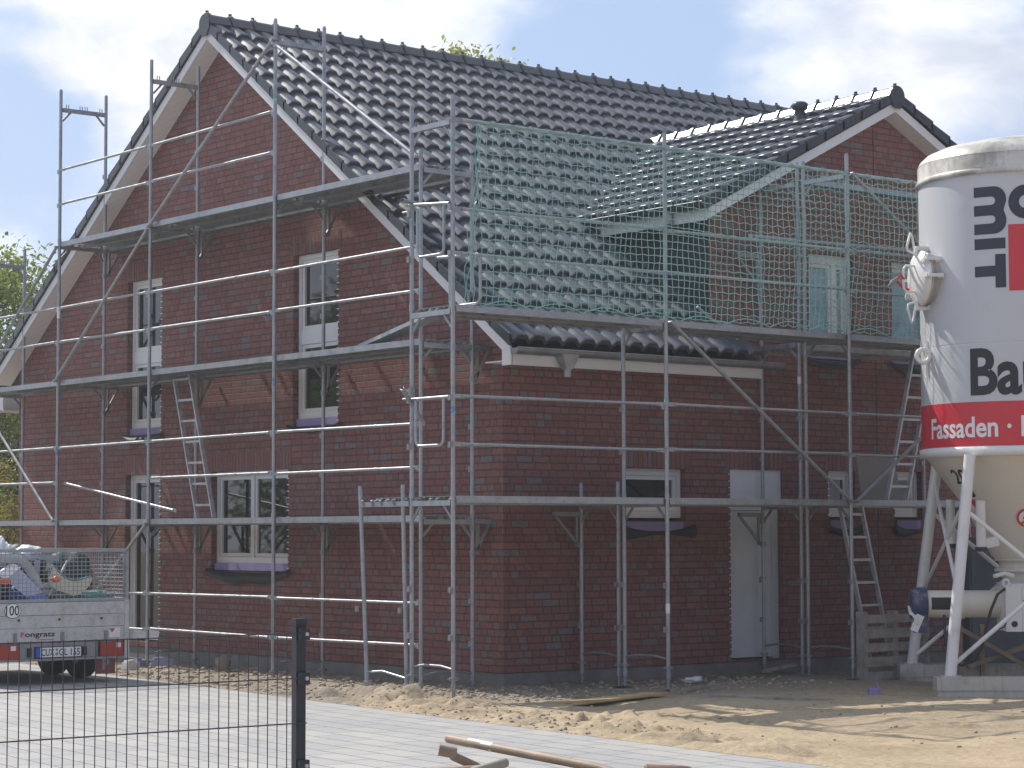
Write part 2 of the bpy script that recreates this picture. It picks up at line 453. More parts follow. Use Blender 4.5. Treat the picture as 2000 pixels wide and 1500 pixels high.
# ------------------------------------------------------------------ mesh helpers
class MB:
    def __init__(self):
        self.v, self.f, self.mi, self.mats, self.sm = [], [], [], [], []
        self.cur = 0
        self.smooth = False

    def use(self, m, smooth=None):
        if m not in self.mats:
            self.mats.append(m)
        self.cur = self.mats.index(m)
        if smooth is not None:
            self.smooth = smooth
        return self

    def add(self, vs, fs):
        o = len(self.v)
        self.v += [tuple(p) for p in vs]
        for f in fs:
            self.f.append(tuple(i + o for i in f))
            self.mi.append(self.cur)
            self.sm.append(self.smooth)
        return self

    def quad(self, a, b, c, d):
        return self.add((a, b, c, d), ((0, 1, 2, 3),))

    def box(self, lo, hi, mtx=None):
        x0, y0, z0 = lo
        x1, y1, z1 = hi
        vs = [Vector(p) for p in ((x0, y0, z0), (x1, y0, z0), (x1, y1, z0), (x0, y1, z0), (x0, y0, z1), (x1, y0, z1), (x1, y1, z1), (x0, y1, z1))]
        if mtx is not None:
            vs = [mtx @ p for p in vs]
        return self.add(vs, ((0, 3, 2, 1), (4, 5, 6, 7), (0, 1, 5, 4), (1, 2, 6, 5), (2, 3, 7, 6), (3, 0, 4, 7)))

    def frame(self, p0, p1, up=(0, 0, 1)):
        p0, p1 = Vector(p0), Vector(p1)
        d = (p1 - p0).normalized()
        up = Vector(up)
        if abs(d.dot(up)) > 0.98:
            up = Vector((1, 0, 0)) if abs(d.x) < 0.9 else Vector((0, 1, 0))
        a = d.cross(up).normalized()
        return p0, p1, d, a, a.cross(d)

    def bar(self, p0, p1, w, h, up=(0, 0, 1)):
        p0, p1, d, a, b = self.frame(p0, p1, up)
        vs = []
        for p in (p0, p1):
            for s, t in ((-1, -1), (1, -1), (1, 1), (-1, 1)):
                vs.append(p + a * (s * w / 2) + b * (t * h / 2))
        return self.add(vs, ((0, 1, 2, 3), (7, 6, 5, 4), (0, 4, 5, 1), (1, 5, 6, 2), (2, 6, 7, 3), (3, 7, 4, 0)))

    def tube(self, p0, p1, r, n=10, r1=None, caps=True):
        p0, p1, d, a, b = self.frame(p0, p1)
        r1 = r if r1 is None else r1
        vs = []
        for p, rr in ((p0, r), (p1, r1)):
            for i in range(n):
                t = 2 * math.pi * i / n
                vs.append(p + a * (rr * math.cos(t)) + b * (rr * math.sin(t)))
        s = self.smooth
        self.smooth = True
        self.add(vs, [(i, (i + 1) % n, n + (i + 1) % n, n + i) for i in range(n)])
        self.smooth = False
        if caps:
            self.add(vs[:n], (tuple(range(n))[::-1],))
            self.add(vs[n:], (tuple(range(n)),))
        self.smooth = s
        return self

    def path(self, pts, r, n=8, closed=False):
        pts = [Vector(p) for p in pts]
        m = len(pts)
        rings = []
        pa = None
        for i, p in enumerate(pts):
            if closed:
                d = pts[(i + 1) % m] - pts[i - 1]
            else:
                d = pts[min(i + 1, m - 1)] - pts[max(i - 1, 0)]
            d.normalize()
            if pa is None:
                up = Vector((0, 0, 1)) if abs(d.z) < 0.9 else Vector((1, 0, 0))
                pa = d.cross(up).normalized()
            else:
                pa = (pa - d * pa.dot(d)).normalized()
            pb = pa.cross(d)
            rr = r[i] if isinstance(r, (list, tuple)) else r
            rings.append([p + pa * (rr * math.cos(2 * math.pi * j / n)) + pb * (rr * math.sin(2 * math.pi * j / n)) for j in range(n)])
        vs = [q for ring in rings for q in ring]
        fs = []
        for i in range(m if closed else m - 1):
            k = (i + 1) % m
            for j in range(n):
                fs.append((i * n + j, i * n + (j + 1) % n, k * n + (j + 1) % n, k * n + j))
        s = self.smooth
        self.smooth = True
        self.add(vs, fs)
        self.smooth = s
        if not closed:
            self.add(rings[0], (tuple(range(n))[::-1],))
            self.add(rings[-1], (tuple(range(n)),))
        return self

    def lathe(self, prof, n=64, c=(0, 0), a0=0.0, a1=2 * math.pi):
        full = abs(a1 - a0 - 2 * math.pi) < 1e-6
        cols = n if full else n + 1
        vs = []
        for r, z in prof:
            for i in range(cols):
                t = a0 + (a1 - a0) * i / n
                vs.append((c[0] + r * math.cos(t), c[1] + r * math.sin(t), z))
        fs = []
        for k in range(len(prof) - 1):
            for i in range(n):
                j = (i + 1) % cols
                fs.append((k * cols + i, k * cols + j, (k + 1) * cols + j, (k + 1) * cols + i))
        return self.add(vs, fs)

    def poly(self, pts, thick=None, nrm=None, holes=()):
        """flat polygon (with holes), extruded by the vector thick if given"""
        loops = [[Vector(p) for p in pts]] + [[Vector(p) for p in h] for h in holes]
        allv = [p for l in loops for p in l]
        tris = tessellate_polygon(loops)
        if nrm is not None and tris:
            a, b, c = (allv[i] for i in tris[0])
            if (b - a).cross(c - a).dot(Vector(nrm)) < 0:
                tris = [t[::-1] for t in tris]
        self.add(allv, tris)
        if thick is not None:
            th = Vector(thick)
            self.add([p + th for p in allv], [t[::-1] for t in tris])
            for l in loops:
                m = len(l)
                self.add(l + [p + th for p in l], [(i, (i + 1) % m, m + (i + 1) % m, m + i) for i in range(m)])
        return self

    def build(self, name, parent=None, m=None, loc=None, recalc=True):
        me = bpy.data.meshes.new(name)
        me.from_pydata(self.v, [], self.f)
        for mm in (self.mats or [m or M["galv"]]):
            me.materials.append(mm)
        me.polygons.foreach_set("material_index", self.mi)
        me.polygons.foreach_set("use_smooth", self.sm)
        if recalc:
            bm = bmesh.new()
            bm.from_mesh(me)
            bmesh.ops.recalc_face_normals(bm, faces=bm.faces)
            bm.to_mesh(me)
            bm.free()
        me.update()
        o = bpy.data.objects.new(name, me)
        COL.objects.link(o)
        if parent is not None:
            o.parent = parent
        if loc is not None:
            o.location = loc
        return o


def tag(o, label=None, cat=None, group=None, kind=None):
    for k, v in (("label", label), ("category", cat), ("group", group), ("kind", kind)):
        if v:
            o[k] = v
    return o


def empty(name, loc=(0, 0, 0), rz=0.0, label=None, cat=None, group=None):
    o = bpy.data.objects.new(name, None)
    COL.objects.link(o)
    o.location = loc
    o.rotation_euler = (0, 0, rz)
    return tag(o, label, cat, group)


def text_verts(body, size, bold=0.0, xscale=1.0, spacing=1.0):
    """glyph outlines of the built-in font as a flat mesh: list of 2D verts and faces"""
    cu = bpy.data.curves.new("lettering", "FONT")
    cu.body = body
    cu.size = size
    cu.offset = bold
    cu.space_character = spacing
    cu.resolution_u = 4
    o = bpy.data.objects.new("lettering", cu)
    COL.objects.link(o)
    bpy.context.view_layer.update()
    me = bpy.data.meshes.new_from_object(o.evaluated_get(bpy.context.evaluated_depsgraph_get()))
    vs = [(v.co.x * xscale, v.co.y) for v in me.vertices]
    fs = [tuple(p.vertices) for p in me.polygons]
    bpy.data.objects.remove(o)
    bpy.data.curves.remove(cu)
    bpy.data.meshes.remove(me)
    return vs, fs


def fit(vs, width=None, height=None):
    xs = [p[0] for p in vs]
    ys = [p[1] for p in vs]
    sx = width / (max(xs) - min(xs)) if width else 1
    sy = height / (max(ys) - min(ys)) if height else (sx if width else 1)
    if not width:
        sx = sy
    return [((x - min(xs)) * sx, (y - min(ys)) * sy) for x, y in vs]


# ------------------------------------------------------------------ ground
def vnoise(x, y, cell, seed):
    """smooth lattice noise for arrays, -1..1"""
    r = np.random.default_rng(seed).uniform(-1, 1, (257, 257))
    gx, gy = x / cell, y / cell
    ix, iy = np.floor(gx).astype(int), np.floor(gy).astype(int)
    fx, fy = gx - ix, gy - iy
    fx, fy = fx * fx * (3 - 2 * fx), fy * fy * (3 - 2 * fy)
    a, b = r[ix % 257, iy % 257], r[(ix + 1) % 257, iy % 257]
    c, d = r[ix % 257, (iy + 1) % 257], r[(ix + 1) % 257, (iy + 1) % 257]
    return (a * (1 - fx) + b * fx) * (1 - fy) + (c * (1 - fx) + d * fx) * fy


PAVE_Z = 0.30


def pave_edge(y):
    return -3.65 + 0.1 * y


def ground_z(x, y):
    x, y = np.asarray(x, float), np.asarray(y, float)
    z = 0.165 - 0.075 * np.clip((x - 1.5) / 3.0, 0, 1) * np.clip((-y - 1.2) / 1.6, 0, 1)
    de = x - pave_edge(y)                       # distance to the paved edge
    z = z + 0.115 * np.exp(-((de - 0.15) / 0.55) ** 2)
    # loose bank and wheel tracks beside the paving
    bank = np.clip((1.2 - y) / 1.6, 0, 1) * np.clip((y + 11.0) / 3.0, 0, 1)
    lump = vnoise(x, y, 0.16, 3) * 0.022 + vnoise(x, y, 0.34, 4) * 0.026
    z = z + bank * np.exp(-((de - 0.75) / 0.65) ** 2) * (0.06 + 2.6 * lump)
    # tyre treads pressed into the loose sand: lines of steep little steps
    for (xa, ya, xb, yb, w_, per, amp) in ((-2.75, -2.3, -1.05, -5.9, 0.15, 0.25, 0.075), (-2.45, -2.2, -0.75, -5.8, 0.13, 0.25, 0.05), (-3.35, -4.1, -2.70, -7.2, 0.15, 0.19, 0.075), (-3.05, -4.2, -2.35, -7.3, 0.13, 0.21, 0.05), (-0.6, -6.2, 2.6, -7.4, 0.2, 0.3, 0.025)):
        L = math.hypot(xb - xa, yb - ya)
        ux, uy = (xb - xa) / L, (yb - ya) / L
        t = (x - xa) * ux + (y - ya) * uy
        d = -(x - xa) * uy + (y - ya) * ux + 0.07 * vnoise(t, t * 0 + 2, 1.1, 31)
        env = np.exp(-(d / w_) ** 4) * np.clip(t / 0.4, 0, 1) * np.clip((L - t) / 0.6, 0, 1)
        fr = np.mod(t / per + 0.5 * d / per + 0.25 * vnoise(x, y, 0.5, 33), 1.0)
        step = np.where(fr < 0.72, fr / 0.72, (1 - fr) / 0.28)
        z = z + env * (amp * step * (0.65 + 0.55 * vnoise(x, y, 0.4, 34)) - 0.2 * amp)
        z = z + 0.03 * np.exp(-((np.abs(d) - w_ * 1.5) / 0.08) ** 2) * np.clip(t / 0.4, 0, 1) * np.clip((L - t) / 0.6, 0, 1) * (0.6 + 0.8 * vnoise(x, y, 0.22, 35))
    # crumbly clods
    clod = np.clip(vnoise(x, y, 0.19, 41) + 0.5 * vnoise(x, y, 0.085, 42) - 0.45, 0, 1)
    z = z + clod * 0.06 * np.exp(-((de - 1.0) / 0.8) ** 2) * np.clip((2.0 - y) / 1.5, 0, 1) * np.clip((y + 8) / 2, 0, 1)
    z = z + 0.10 * np.exp(-((de - 0.95) / 0.5) ** 2 - ((y + 1.9) / 1.3) ** 2) * (1 + 6 * lump)
    z = z + vnoise(x, y, 1.7, 5) * 0.022 + vnoise(x, y, 0.5, 6) * 0.012 + vnoise(x, y, 0.12, 7) * 0.006
    far = np.clip((np.hypot(x - 2, y) - 16) / 12, 0, 1)
    z = z * (1 - far) + 0.12 * far
    under = np.clip((-de) / 0.25, 0, 1)
    return z * (1 - under) + 0.14 * under


def axis(segs):
    out = []
    for a, b, s in segs:
        out += list(np.arange(a, b - 1e-6, s))
    return np.array(out + [segs[-1][1]])


gx = axis([(-180, -120, 60), (-120, -30, 30), (-30, -4.9, 2.51), (-4.9, 2.0, 0.04), (2.0, 8.0, 0.075), (8.0, 14, 0.3), (14, 40, 6.5), (40, 120, 40), (120, 200, 80)])
gy = axis([(-180, -120, 60), (-120, -30, 30), (-30, -10.5, 1.95), (-10.5, -7.6, 0.1), (-7.6, 0.6, 0.04), (0.6, 6.0, 0.1), (6, 16, 0.5), (16, 40, 6), (40, 120, 40), (120, 200, 80)])
GX, GY = np.meshgrid(gx, gy, indexing="ij")
GZ = ground_z(GX, GY)
nx, ny = len(gx), len(gy)
verts = np.stack([GX, GY, GZ], -1).reshape(-1, 3)
ii = np.arange(nx * ny).reshape(nx, ny)
faces = np.stack([ii[:-1, :-1], ii[1:, :-1], ii[1:, 1:], ii[:-1, 1:]], -1).reshape(-1, 4)
me = bpy.data.meshes.new("ground")
me.from_pydata(verts.tolist(), [], faces.tolist())
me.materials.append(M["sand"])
me.polygons.foreach_set("use_smooth", [True] * len(faces))
ground = bpy.data.objects.new("ground", me)
COL.objects.link(ground)
tag(ground, kind="structure")

pv = MB().use(M["pave"])
ya, yb = -34.0, 6.0
pv.poly([(pave_edge(ya), ya, PAVE_Z), (pave_edge(yb), yb, PAVE_Z), (-30, yb + 1, PAVE_Z), (-36, ya, PAVE_Z)], thick=(0, 0, -0.1), nrm=(0, 0, 1))
paving = tag(pv.build("pavement"), kind="structure")
ke = MB().use(M["plinth"])
p0, p1 = Vector((pave_edge(ya) + 0.03, ya, 0.262)), Vector((pave_edge(yb) + 0.03, yb, 0.262))
ke.bar(p0, p1, 0.05, 0.066)
tag(ke.build("kerb"), kind="structure")

# ------------------------------------------------------------------ house
HX, HY = 12.9, 12.3
ZB = 0.318
APY, APZ = 6.15, 8.68          # apex of the verge soffit
TR, TL = 0.72, 0.683           # right and left pitch
TOPOFF = 0.19                  # tile bed above the soffit line


def zs(y):
    return APZ - TR * (APY - y) if y < APY else APZ - TL * (y - APY)


def zmain(y):
    return zs(y) + TOPOFF


DX, DZ, DT = 6.43, 7.49, 0.5   # cross gable apex (soffit line) and pitch
DXL, DXR = 3.26, 9.60


def zd(x):
    return DZ - DT * abs(x - DX)


house = empty("brick_house", (0, 0, 0), 0, "red brick house under construction with dark tiled roof and front cross gable", "house")


def PG(u, d, z):
    return (d, u, z)


def PE(u, d, z):
    return (u, d, z)


gable_open = [(3.38, 4.42, 3.30, 5.55), (7.85, 8.84, 3.34, 5.60), (4.53, 6.45, 1.42, 2.77), (7.86, 8.86, 0.40, 2.78)]
eave_open = [(1.84, 2.84, 2.07, 2.70), (3.60, 4.52, 0.34, 2.71), (5.36, 5.86, 2.09, 2.72), (6.62, 7.16, 2.09, 2.73), (5.04, 5.86, 4.16, 5.54), (6.62, 7.40, 4.16, 5.54)]


def rect(P, o):
    return [P(o[0], 0, o[2]), P(o[1], 0, o[2]), P(o[1], 0, o[3]), P(o[0], 0, o[3])]


def reveals(mb, P, o, d):
    a, b, c, e = o
    for (u0, z0, u1, z1) in ((a, c, b, c), (b, c, b, e), (b, e, a, e), (a, e, a, c)):
        mb.quad(P(u0, 0, z0), P(u1, 0, z1), P(u1, d, z1), P(u0, d, z0))


g = MB().use(M["brick"])
g.poly([PG(0, 0, ZB), PG(HY, 0, ZB), PG(HY, 0, zs(HY) + 0.02), PG(APY, 0, APZ + 0.02), PG(0, 0, zs(0) + 0.02)], holes=[rect(PG, o) for o in gable_open], nrm=(-1, 0, 0))
for o in gable_open:
    reveals(g, PG, o, 0.16)
g.build("gable_wall", house, recalc=False)
g = MB().use(M["brick"])
g.poly([PE(0, 0, ZB), PE(HX, 0, ZB), PE(HX, 0, 4.2), PE(DXR, 0, 4.2), PE(DXR, 0, zd(DXR) + .02), PE(DX, 0, DZ + 0.02), PE(DXL, 0, zd(DXL) + .02), PE(DXL, 0, 4.2), PE(0, 0, 4.2)], holes=[rect(PE, o) for o in eave_open], nrm=(0, -1, 0))
for o in eave_open:
    reveals(g, PE, o, 0.16)
g.build("front_wall", house, recalc=False)
g = MB().use(M["brick"])
g.poly([(HX, 0, ZB), (HX, HY, ZB), (HX, HY, zs(HY)), (HX, APY, APZ), (HX, 0, zs(0))], nrm=(1, 0, 0))
g.poly([(0, HY, ZB), (HX, HY, ZB), (HX, HY, 4.4), (0, HY, 4.4)], nrm=(0, 1, 0))
g.build("rear_wall", house, recalc=False)
g = MB().use(M["plinth"])
g.box((0.012, 0.012, -0.3), (HX - .012, HY - .012, ZB - 0.001))
g.build("plinth", house)
g = MB().use(M["black"])
g.box((6.283, -0.003, ZB), (6.297, 0.004, 7.3))
g.build("expansion_joint", house)
# soldier courses over the openings
for P, ops in ((PG, gable_open), (PE, eave_open)):
    for o in ops:
        sb = MB().use(M["soldier"])
        a, b = P(o[0] - 0.06, -0.003, o[3]), P(o[1] + 0.06, 0.001, o[3] + 0.245)
        sb.box([min(i, j) for i, j in zip(a, b)], [max(i, j) for i, j in zip(a, b)])
        sb.build("lintel", house)


# ---- roof coverings
def tile_sheet(mb, O, U, V, ncol, nrow, w_, gg, keep, seg=12):
    O, U, V = Vector(O), Vector(U).normalized(), Vector(V).normalized()
    Nn = U.cross(V)
    if Nn.z < 0:
        Nn = -Nn
    prof = []
    for i in range(seg):
        q = i / (seg - 1)
        a_, b_ = min(1, q / 0.24), min(1, (1 - q) / 0.34)
        prof.append((q, 0.064 * a_ * a_ * (3 - 2 * a_) * b_ * b_ * (3 - 2 * b_) + 0.006 * math.sin(math.pi * q)))
    for r in range(nrow):
        for c in range(ncol):
            ctr = O + U * ((c + 0.5) * w_) + V * ((r + 0.5) * gg)
            if not keep(ctr):
                continue
            jit = random.uniform(-0.003, 0.003)
            jl = random.uniform(-0.006, 0.006)
            ve = (r + 1) * gg + 0.02 + jl
            vs = []
            for (vv, dz) in ((r * gg - 0.03, -0.004), (r * gg + gg * 0.5, 0.022), (ve - 0.022, 0.050), (ve - 0.008, 0.048), (ve, 0.039)):
                for q, h in prof:
                    vs.append(O + U * ((c + q * 1.02) * w_) + V * vv + Nn * (h + dz + jit))
            low = [O + U * ((c + q * 1.02) * w_) + V * (ve - 0.004) + Nn * (h - 0.012 + jit) for q, h in prof]
            mb.smooth = True
            mb.add(vs, [(k * seg + i, k * seg + i + 1, (k + 1) * seg + i + 1, (k + 1) * seg + i) for k in range(4) for i in range(seg - 1)])
            mb.smooth = False
            mb.add(vs[4 * seg:] + low, [(i, i + 1, seg + i + 1, seg + i) for i in range(seg - 1)])


def ridge_caps(mb, p0, p1, r=0.115, L=0.36):
    p0, p1 = Vector(p0), Vector(p1)
    d = (p1 - p0).normalized()
    side = d.cross(Vector((0, 0, 1))).normalized()
    up = side.cross(d)
    n = int((p1 - p0).length / L)
    L = (p1 - p0).length / n
    for k in range(n):
        rings = [(0.0, 1.14), (0.015, 1.25), (0.055, 1.25), (0.07, 1.06), (L + 0.02, 0.98)]
        shape = [(1.12, -0.34), (1.06, -0.22), (0.60, 0.53), (0.50, 0.66), (0.34, 0.80), (0.14, 0.87), (-0.14, 0.87), (-0.34, 0.80), (-0.50, 0.66), (-0.60, 0.53), (-1.06, -0.22), (-1.12, -0.34)]
        vs = []
        q = len(shape)
        for t, rr in rings:
            for sx, sz in shape:
                vs.append(p0 + d * (k * L + t) + side * (r * rr * sx) + up * (r * rr * sz + r * 0.15))
        mb.add(vs, [(a * q + i, a * q + i + 1, (a + 1) * q + i + 1, (a + 1) * q + i) for a in range(4) for i in range(q - 1)])
        mb.add(vs[:q], [tuple(range(q))])
        c = p0 + d * (k * L + 0.035) + up * (r * 1.25)
        mb.box((-0.02, -0.012, -0.01), (0.02, 0.012, 0.03), Matrix.Translation(c) @ Matrix((( d.x, side.x, up.x), (d.y, side.y, up.y), (d.z, side.z, up.z))).to_4x4())


EO = 0.52                                        # eave overhang
cr, sr_ = 1 / math.hypot(1, TR), TR / math.hypot(1, TR)
cl, sl = 1 / math.hypot(1, TL), TL / math.hypot(1, TL)


def in_dormer(p, grow=0.0):
    return DXL + 0.15 < p.x < DXR - 0.15 and p.y > -0.05 and zd(p.x) + TOPOFF > p.z + 0.22


rf = MB().use(M["tile"])
slope = (APY + EO) / cr
nr = 20
tile_sheet(rf, (-0.30, APY, zmain(APY)), (1, 0, 0), (0, -cr, -sr_), 54, nr, 0.2475, slope / nr,
           lambda p: not in_dormer(p) and not (3.62 < p.x < 9.3 and p.y < 0.0))
rf.build("main_roof", house, recalc=False)
rl = MB().use(M["tile"])
slopeL = (HY + 0.55 - APY) / cl
tile_sheet(rl, (-0.30, APY, zmain(APY)), (1, 0, 0), (0, cl, -sl), 54, 20, 0.2475, slopeL / 20, lambda p: True, 8)
rl.build("rear_roof", house, recalc=False)
# roof underlay keeps daylight out
un = MB().use(M["black"])
un.poly([(-0.2, -0.45, zs(-0.45) + .10), (3.7, -0.45, zs(-0.45) + .10), (3.7, 0.05, zs(0.05) + .10), (13.0, 0.05, zs(0.05) + .10), (13.0, APY, APZ + .10), (-0.2, APY, APZ + .10)])
un.quad((-0.2, HY + .45, zs(HY + .45) + .10), (13.0, HY + .45, zs(HY + .45) + .10), (13.0, APY, APZ + .10), (-0.2, APY, APZ + .10))
for sgn in (-1, 1):
    un.poly([(DX, -0.2, DZ + .1), (DX + sgn * 3.35, -0.2, zd(DX + 3.35) + .1), (DX + sgn * 3.35, 2.0, zd(DX + 3.35) + .1), (DX, 4.4, DZ + .1)])
un.build("roof_underlay", house, recalc=False)

dl = MB().use(M["tile"])
cd_, sd_ = 1 / math.hypot(1, DT), DT / math.hypot(1, DT)
dlen = 3.45 / cd_
for sgn in (-1, 1):
    tile_sheet(dl, (DX, -0.28, DZ + TOPOFF), (0, 1, 0), (sgn * cd_, 0, -sd_), 21, 10, 0.2475, dlen / 10,
               lambda p: p.z > zmain(p.y) - 0.30)
dl.build("cross_gable_roof", house, recalc=False)

rc = MB().use(M["ridge"])
ridge_caps(rc, (-0.33, APY, zmain(APY) + 0.035), (HX + 0.3, APY, zmain(APY) + 0.035))
rc.build("ridge_cap", house, recalc=False)
rc = MB().use(M["ridge"])
ridge_caps(rc, (DX, -0.31, DZ + TOPOFF + 0.03), (DX, 4.62, DZ + TOPOFF + 0.03), 0.105, 0.345)
rc.build("ridge_cap", house, recalc=False)
for c, ax in (((-0.345, APY, zmain(APY) + 0.02), 0), ((DX, -0.325, DZ + TOPOFF + 0.02), 1)):
    ep = MB().use(M["ridge"])
    pts = []
    for i in range(13):
        a = math.pi * i / 12
        pts.append((0.135 * math.cos(a), 0.135 * math.sin(a)))
    pts += [(-0.135, -0.06), (-0.06, -0.17), (0.06, -0.17), (0.135, -0.06)]
    if ax == 0:
        ep.poly([(c[0], c[1] + a, c[2] + b) for a, b in pts], thick=(0.02, 0, 0))
    else:
        ep.poly([(c[0] + a, c[1], c[2] + b) for a, b in pts], thick=(0, 0.02, 0))
    ep.build("ridge_end_plate", house)

# stepped verge tile flaps
def verge_flap(O, V, n, gg, out, th=0.03, h1=0.085):
    vg = MB().use(M["ridge"])
    O, V, out = Vector(O), Vector(V), Vector(out)
    for k in range(n):
        a, b = O + V * (k * gg - 0.02), O + V * ((k + 1) * gg + 0.02)
        da, db = 0.0, 0.035
        vs = [a + Vector((0, 0, da + 0.075)), b + Vector((0, 0, db + 0.075)), b + Vector((0, 0, db - h1 + 0.02)), a + Vector((0, 0, da - h1 + 0.045))]
        vg.add(vs + [p + out * th for p in vs], ((0, 1, 2, 3), (7, 6, 5, 4), (0, 4, 5, 1), (1, 5, 6, 2), (2, 6, 7, 3), (3, 7, 4, 0)))
    vg.build("verge_edging", house)


verge_flap((-0.305, APY, zmain(APY)), (0, -cr, -sr_), nr, slope / nr, (-1, 0, 0))
verge_flap((-0.305, APY, zmain(APY)), (0, cl, -sl), 20, slopeL / 20, (-1, 0, 0))
for sgn in (-1, 1):
    verge_flap((DX, -0.285, DZ + TOPOFF), (sgn * cd_, 0, -sd_), 10, dlen / 10, (0, -1, 0))

# fascia boards and soffits
fb = MB().use(M["white"])
for (y0, y1) in ((APY, -EO), (APY, HY + 0.5)):
    fb.poly([(-0.30, y0, zs(y0)), (-0.30, y1, zs(y1)), (-0.30, y1, zs(y1) + 0.14), (-0.30, y0, zs(y0) + 0.14)], thick=(0.022, 0, 0))
fb.build("gable_fascia", house)
fb = MB().use(M["white"])
for sgn in (-1, 1):
    x1 = DX + sgn * 3.42
    fb.poly([(DX, -0.28, DZ), (x1, -0.28, zd(x1)), (x1, -0.28, zd(x1) + 0.13), (DX, -0.28, DZ + 0.13)], thick=(0, 0.022, 0))
fb.build("cross_gable_fascia", house)
so = MB().use(M["soffit"])
for (y0, y1) in ((APY, -0.02), (APY, HY + 0.3)):
    so.quad((-0.28, y0, zs(y0) + 0.003), (0.0, y0, zs(y0) + 0.003), (0.0, y1, zs(y1) + 0.003), (-0.28, y1, zs(y1) + 0.003))
so.build("gable_soffit", house)
so = MB().use(M["soffit"])
for sgn in (-1, 1):
    x1 = DX + sgn * 3.4
    so.quad((DX, -0.26, DZ + 0.003), (DX, 0, DZ + 0.003), (x1, 0, zd(x1) + 0.003), (x1, -0.26, zd(x1) + 0.003))
so.build("cross_gable_soffit", house)
# boxed eaves, front and rear
eb = MB().use(M["white"])
eb.box((-0.25, -0.50, 3.815), (3.68, -0.478, 3.945))
eb.box((-0.26, -0.478, 3.86), (3.30, -0.003, 3.875))
eb.poly([(-0.281, -0.50, 3.815), (-0.281, -0.34, 3.815), (-0.281, -0.34, zs(-0.34) - 0.005), (-0.281, -0.50, zs(-0.5) + 0.03)], thick=(0.02, 0, 0))
eb.build("eave_box", house)
eb = MB().use(M["white"])
eb.box((9.3, -0.50, 3.815), (13.1, -0.478, 3.945))
eb.build("eave_box", house)
eb = MB().use(M["white"])
eb.box((-0.26, HY + 0.003, 3.86), (13.1, HY + 0.56, 3.88))
eb.box((-0.281, HY + 0.003, 3.88), (-0.26, HY + 0.56, 4.12))
eb.box((-0.281, HY + 0.56, 3.86), (13.1, HY + 0.58, 4.1))
eb.build("eave_box", house)
for x0, x1, x2, x3 in ((DXL - 0.27, DXL - 0.25, DXL - 0.25, DXL - 0.003), (DXR + 0.25, DXR + 0.27, DXR + 0.003, DXR + 0.25)):
    eb = MB().use(M["white"])
    eb.box((x0, -0.255, 5.76), (x1, 2.25, 5.905))
    eb.box((x2, -0.255, 5.82), (x3, 2.25, 5.835))
    eb.build("cross_gable_eave_board", house)


def gutter(p0, p1, r, outward, m="zinc"):
    p0, p1, o = Vector(p0), Vector(p1), Vector(outward)
    mb = MB().use(M[m], True)
    q = 11
    vs = []
    for p in (p0, p1):
        for rr in (r, r - 0.006):
            for i in range(q):
                a = math.pi + math.pi * i / (q - 1)
                vs.append(p + o * (rr * math.cos(a) * -1) + Vector((0, 0, rr * math.sin(a))))
    fs = [(i, i + 1, 2 * q + i + 1, 2 * q + i) for i in range(q - 1)] + [(q + i, q + i + 1, 3 * q + i + 1, 3 * q + i) for i in range(q - 1)]
    mb.add(vs, fs)
    mb.smooth = False
    mb.add(vs[:q], [tuple(range(q))])
    mb.add(vs[2 * q:3 * q], [tuple(range(q))])
    mb.tube(p0 + o * r, p1 + o * r, 0.011, 8)
    n = int((p1 - p0).length / 0.6)
    for i in range(1, n + 1):
        c = p0.lerp(p1, (i - 0.4) / n)
        d = (p1 - p0).normalized()
        ring = [c + o * ((r + .004) * -math.cos(math.pi + math.pi * j / 8)) + Vector((0, 0, (r + .004) * math.sin(math.pi + math.pi * j / 8))) for j in range(9)]
        mb.add(ring + [p + d * 0.028 for p in ring], [(j, j + 1, 10 + j, 9 + j) for j in range(8)])
    return mb


gt = gutter((-0.30, -0.585, 4.00), (3.93, -0.585, 4.00), 0.072, (0, -1, 0)).build("gutter", house, recalc=False)
h = MB().use(M["zinc"])
c = Vector((0.48, -0.585, 3.93))
top = [c + Vector((sx * 0.13, sy * 0.07, 0.03)) for sx, sy in ((-1, -1), (1, -1), (1, 1), (-1, 1))]
bot = [c + Vector((sx * 0.05, sy * 0.045, -0.14)) for sx, sy in ((-1, -1), (1, -1), (1, 1), (-1, 1))]
h.add(top + bot, ((0, 1, 5, 4), (1, 2, 6, 5), (2, 3, 7, 6), (3, 0, 4, 7), (0, 3, 2, 1)))
h.tube(c + Vector((0, 0, -0.13)), c + Vector((0, 0, -0.23)), 0.045, 12)
h.build("gutter_outlet", gt, recalc=False)
gt = gutter((DXL - 0.335, -0.34, 5.97), (DXL - 0.335, 2.16, 5.97), 0.078, (-1, 0, 0), "darkzinc").build("gutter", house, recalc=False)
h = MB().use(M["zinc"])
h.tube((DXL - 0.335, 0.36, 5.91), (DXL - 0.335, 0.36, 5.76), 0.05, 12)
h.build("gutter_outlet", gt)
gutter((DXR + 0.335, -0.34, 5.97), (DXR + 0.335, 2.16, 5.97), 0.072, (1, 0, 0)).build("gutter", house, recalc=False)
gutter((9.2, -0.585, 4.00), (13.1, -0.585, 4.00), 0.072, (0, -1, 0)).build("gutter", house, recalc=False)
